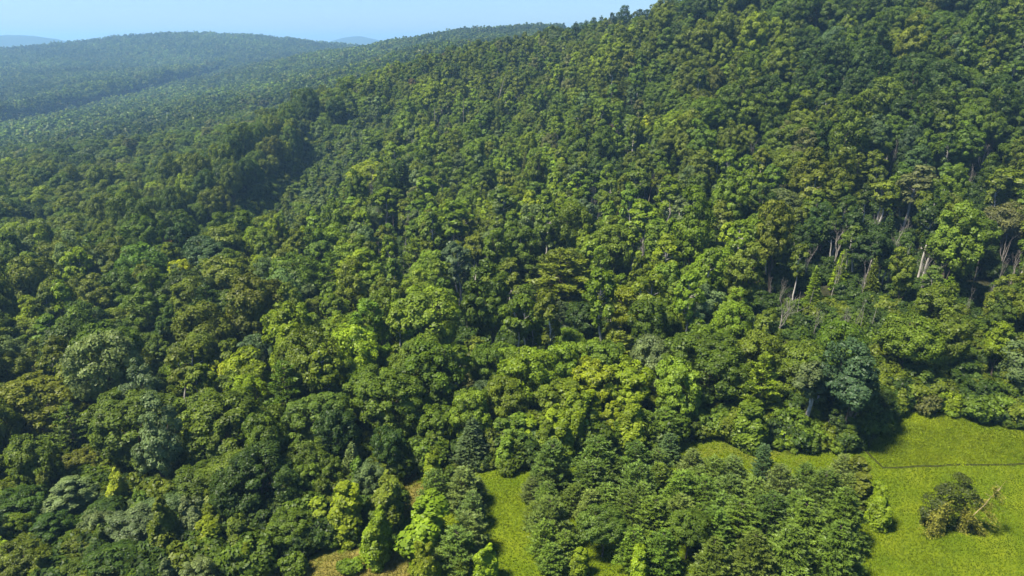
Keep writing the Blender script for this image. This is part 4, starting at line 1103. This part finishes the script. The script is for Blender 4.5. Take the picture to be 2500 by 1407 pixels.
# ------------------------------------------------------------------ labels
NOUN = {'broadleaf_tree': 'broadleaf tree', 'slender_tree': 'slender tree', 'pine_tree': 'pine', 'spruce_tree': 'spire shaped conifer', 'sapling': 'sapling', 'shrub': 'shrub', 'dead_tree': 'bare dead tree'}
CAT = {'broadleaf_tree': 'tree', 'slender_tree': 'tree', 'pine_tree': 'pine', 'spruce_tree': 'conifer', 'sapling': 'sapling', 'shrub': 'shrub', 'dead_tree': 'dead tree'}
GRP = {'broadleaf_tree': 'rounded broadleaf trees of the hillside wood', 'slender_tree': 'slender trees among the broadleaf wood', 'pine_tree': 'pines of the wood and old meadow', 'spruce_tree': 'dark conifers scattered through the wood',
       'sapling': 'yellow green saplings around the old meadow', 'shrub': 'low shrubs along the grass edge', 'dead_tree': 'bare dead trees on the slope'}
marks = [d for d in single if d['short']]
marks.append(dict(px=2155, py=1142, short='corner of the dark furrow', kind=''))
marks.append(dict(px=2310, py=1230, short='fallen bush like tree on the meadow', kind=''))
marks.append(dict(px=1690, py=18, short='point where skyline meets top edge', kind=''))
marks.append(dict(px=985, py=1160, short='small brown clearing', kind=''))
marks.append(dict(px=560, py=560, short='mouth of the dark ravine', kind=''))
marks.append(dict(px=800, py=395, short='head of the dark ravine', kind=''))
marks.append(dict(px=2490, py=10, short='top right corner of the view', kind=''))
marks.append(dict(px=10, py=430, short='left end of the near ridge', kind=''))
used = set()
for d in single:
    if d['label']: used.add(d['label'])
def noun(d): return (d['tint'] + ' ' if d['kind'] != 'dead_tree' else '') + NOUN[d['kind']]
todo = [d for d in single if not d['label']]
SECT = [('left of', lambda dx, dy: dx < 0 and abs(dx) >= abs(dy)), ('right of', lambda dx, dy: dx > 0 and abs(dx) >= abs(dy)),
        ('behind', lambda dx, dy: dy < 0 and abs(dy) > abs(dx)), ('in front of', lambda dx, dy: dy > 0 and abs(dy) > abs(dx))]
ORD = ['nearest', 'second nearest', 'third nearest', 'fourth nearest', 'fifth nearest', 'sixth nearest', 'seventh nearest', 'eighth nearest']
cands = []
for m in marks:
    for nm, f in SECT:
        lists = {}
        for d in single:
            if d is m or d.get('short') == m['short']: continue
            dx, dy = d['px'] - m['px'], (d['py'] - m['py'])
            if f(dx, dy * 1.2): lists.setdefault(noun(d), []).append((math.hypot(dx, dy * 1.2), d))
        for k, l in lists.items():
            l.sort(key=lambda q: q[0])
            for rk, (dist, d) in enumerate(l[:8]):
                cands.append((dist * (1 + 0.7 * rk), rk, nm, m['short'], d))
cands.sort(key=lambda q: q[0])
for _, rk, nm, sh, d in cands:
    if d['label'] or rk > 7: continue
    a = ORD[rk]
    lab = f"{noun(d)}, {a} of its colour {nm} the {sh}"
    if len(lab.replace(',', '').split()) > 16: lab = f"{noun(d)} {a} {nm} the {sh}"
    if len(lab.replace(',', '').split()) > 16 or lab in used: continue
    d['label'] = lab; used.add(lab)
left_over = [d for d in single if not d['label']]
# the last ones: ranked by place among their like in a row of the photograph
print('LABELS left', len(left_over))
for d in left_over:
    reg_ = ('on the upper' if d['py'] < 350 else 'on the middle' if d['py'] < 750 else 'on the lower') + (' left' if d['px'] < 830 else ' right' if d['px'] > 1670 else ' central') + ' slope'
    d['label'] = f"{noun(d)} in the close canopy {reg_}, crowded by neighbours"
    d['share'] = True
for d in single:
    o = d['obj']; o['label'] = d['label']; o['category'] = CAT[d['kind']]; o['group'] = GRP[d['kind']]

# ------------------------------------------------------------------ haze
def build_haze(density=1.9e-4):
    x0, x1, y0, y1, z0, z1 = -11800, 11800, -11800, 11800, -75, 175
    V = [(x, y, z) for z in (z0, z1) for x, y in ((x0, y0), (x1, y0), (x1, y1), (x0, y1))]
    F = [(0, 3, 2, 1), (4, 5, 6, 7), (0, 1, 5, 4), (1, 2, 6, 5), (2, 3, 7, 6), (3, 0, 4, 7)]
    m, n, l = new_mat('haze')
    v = n.new('ShaderNodeVolumePrincipled'); v.inputs['Color'].default_value = (0.36, 0.66, 1.0, 1); v.inputs['Density'].default_value = density; v.inputs['Anisotropy'].default_value = 0.2
    o_ = n.new('ShaderNodeOutputMaterial'); l.new(v.outputs[0], o_.inputs['Volume'])
    me = make_mesh('haze', V, F, [m]); o = bpy.data.objects.new('haze', me); C.objects.link(o); o['kind'] = 'stuff'
build_haze()
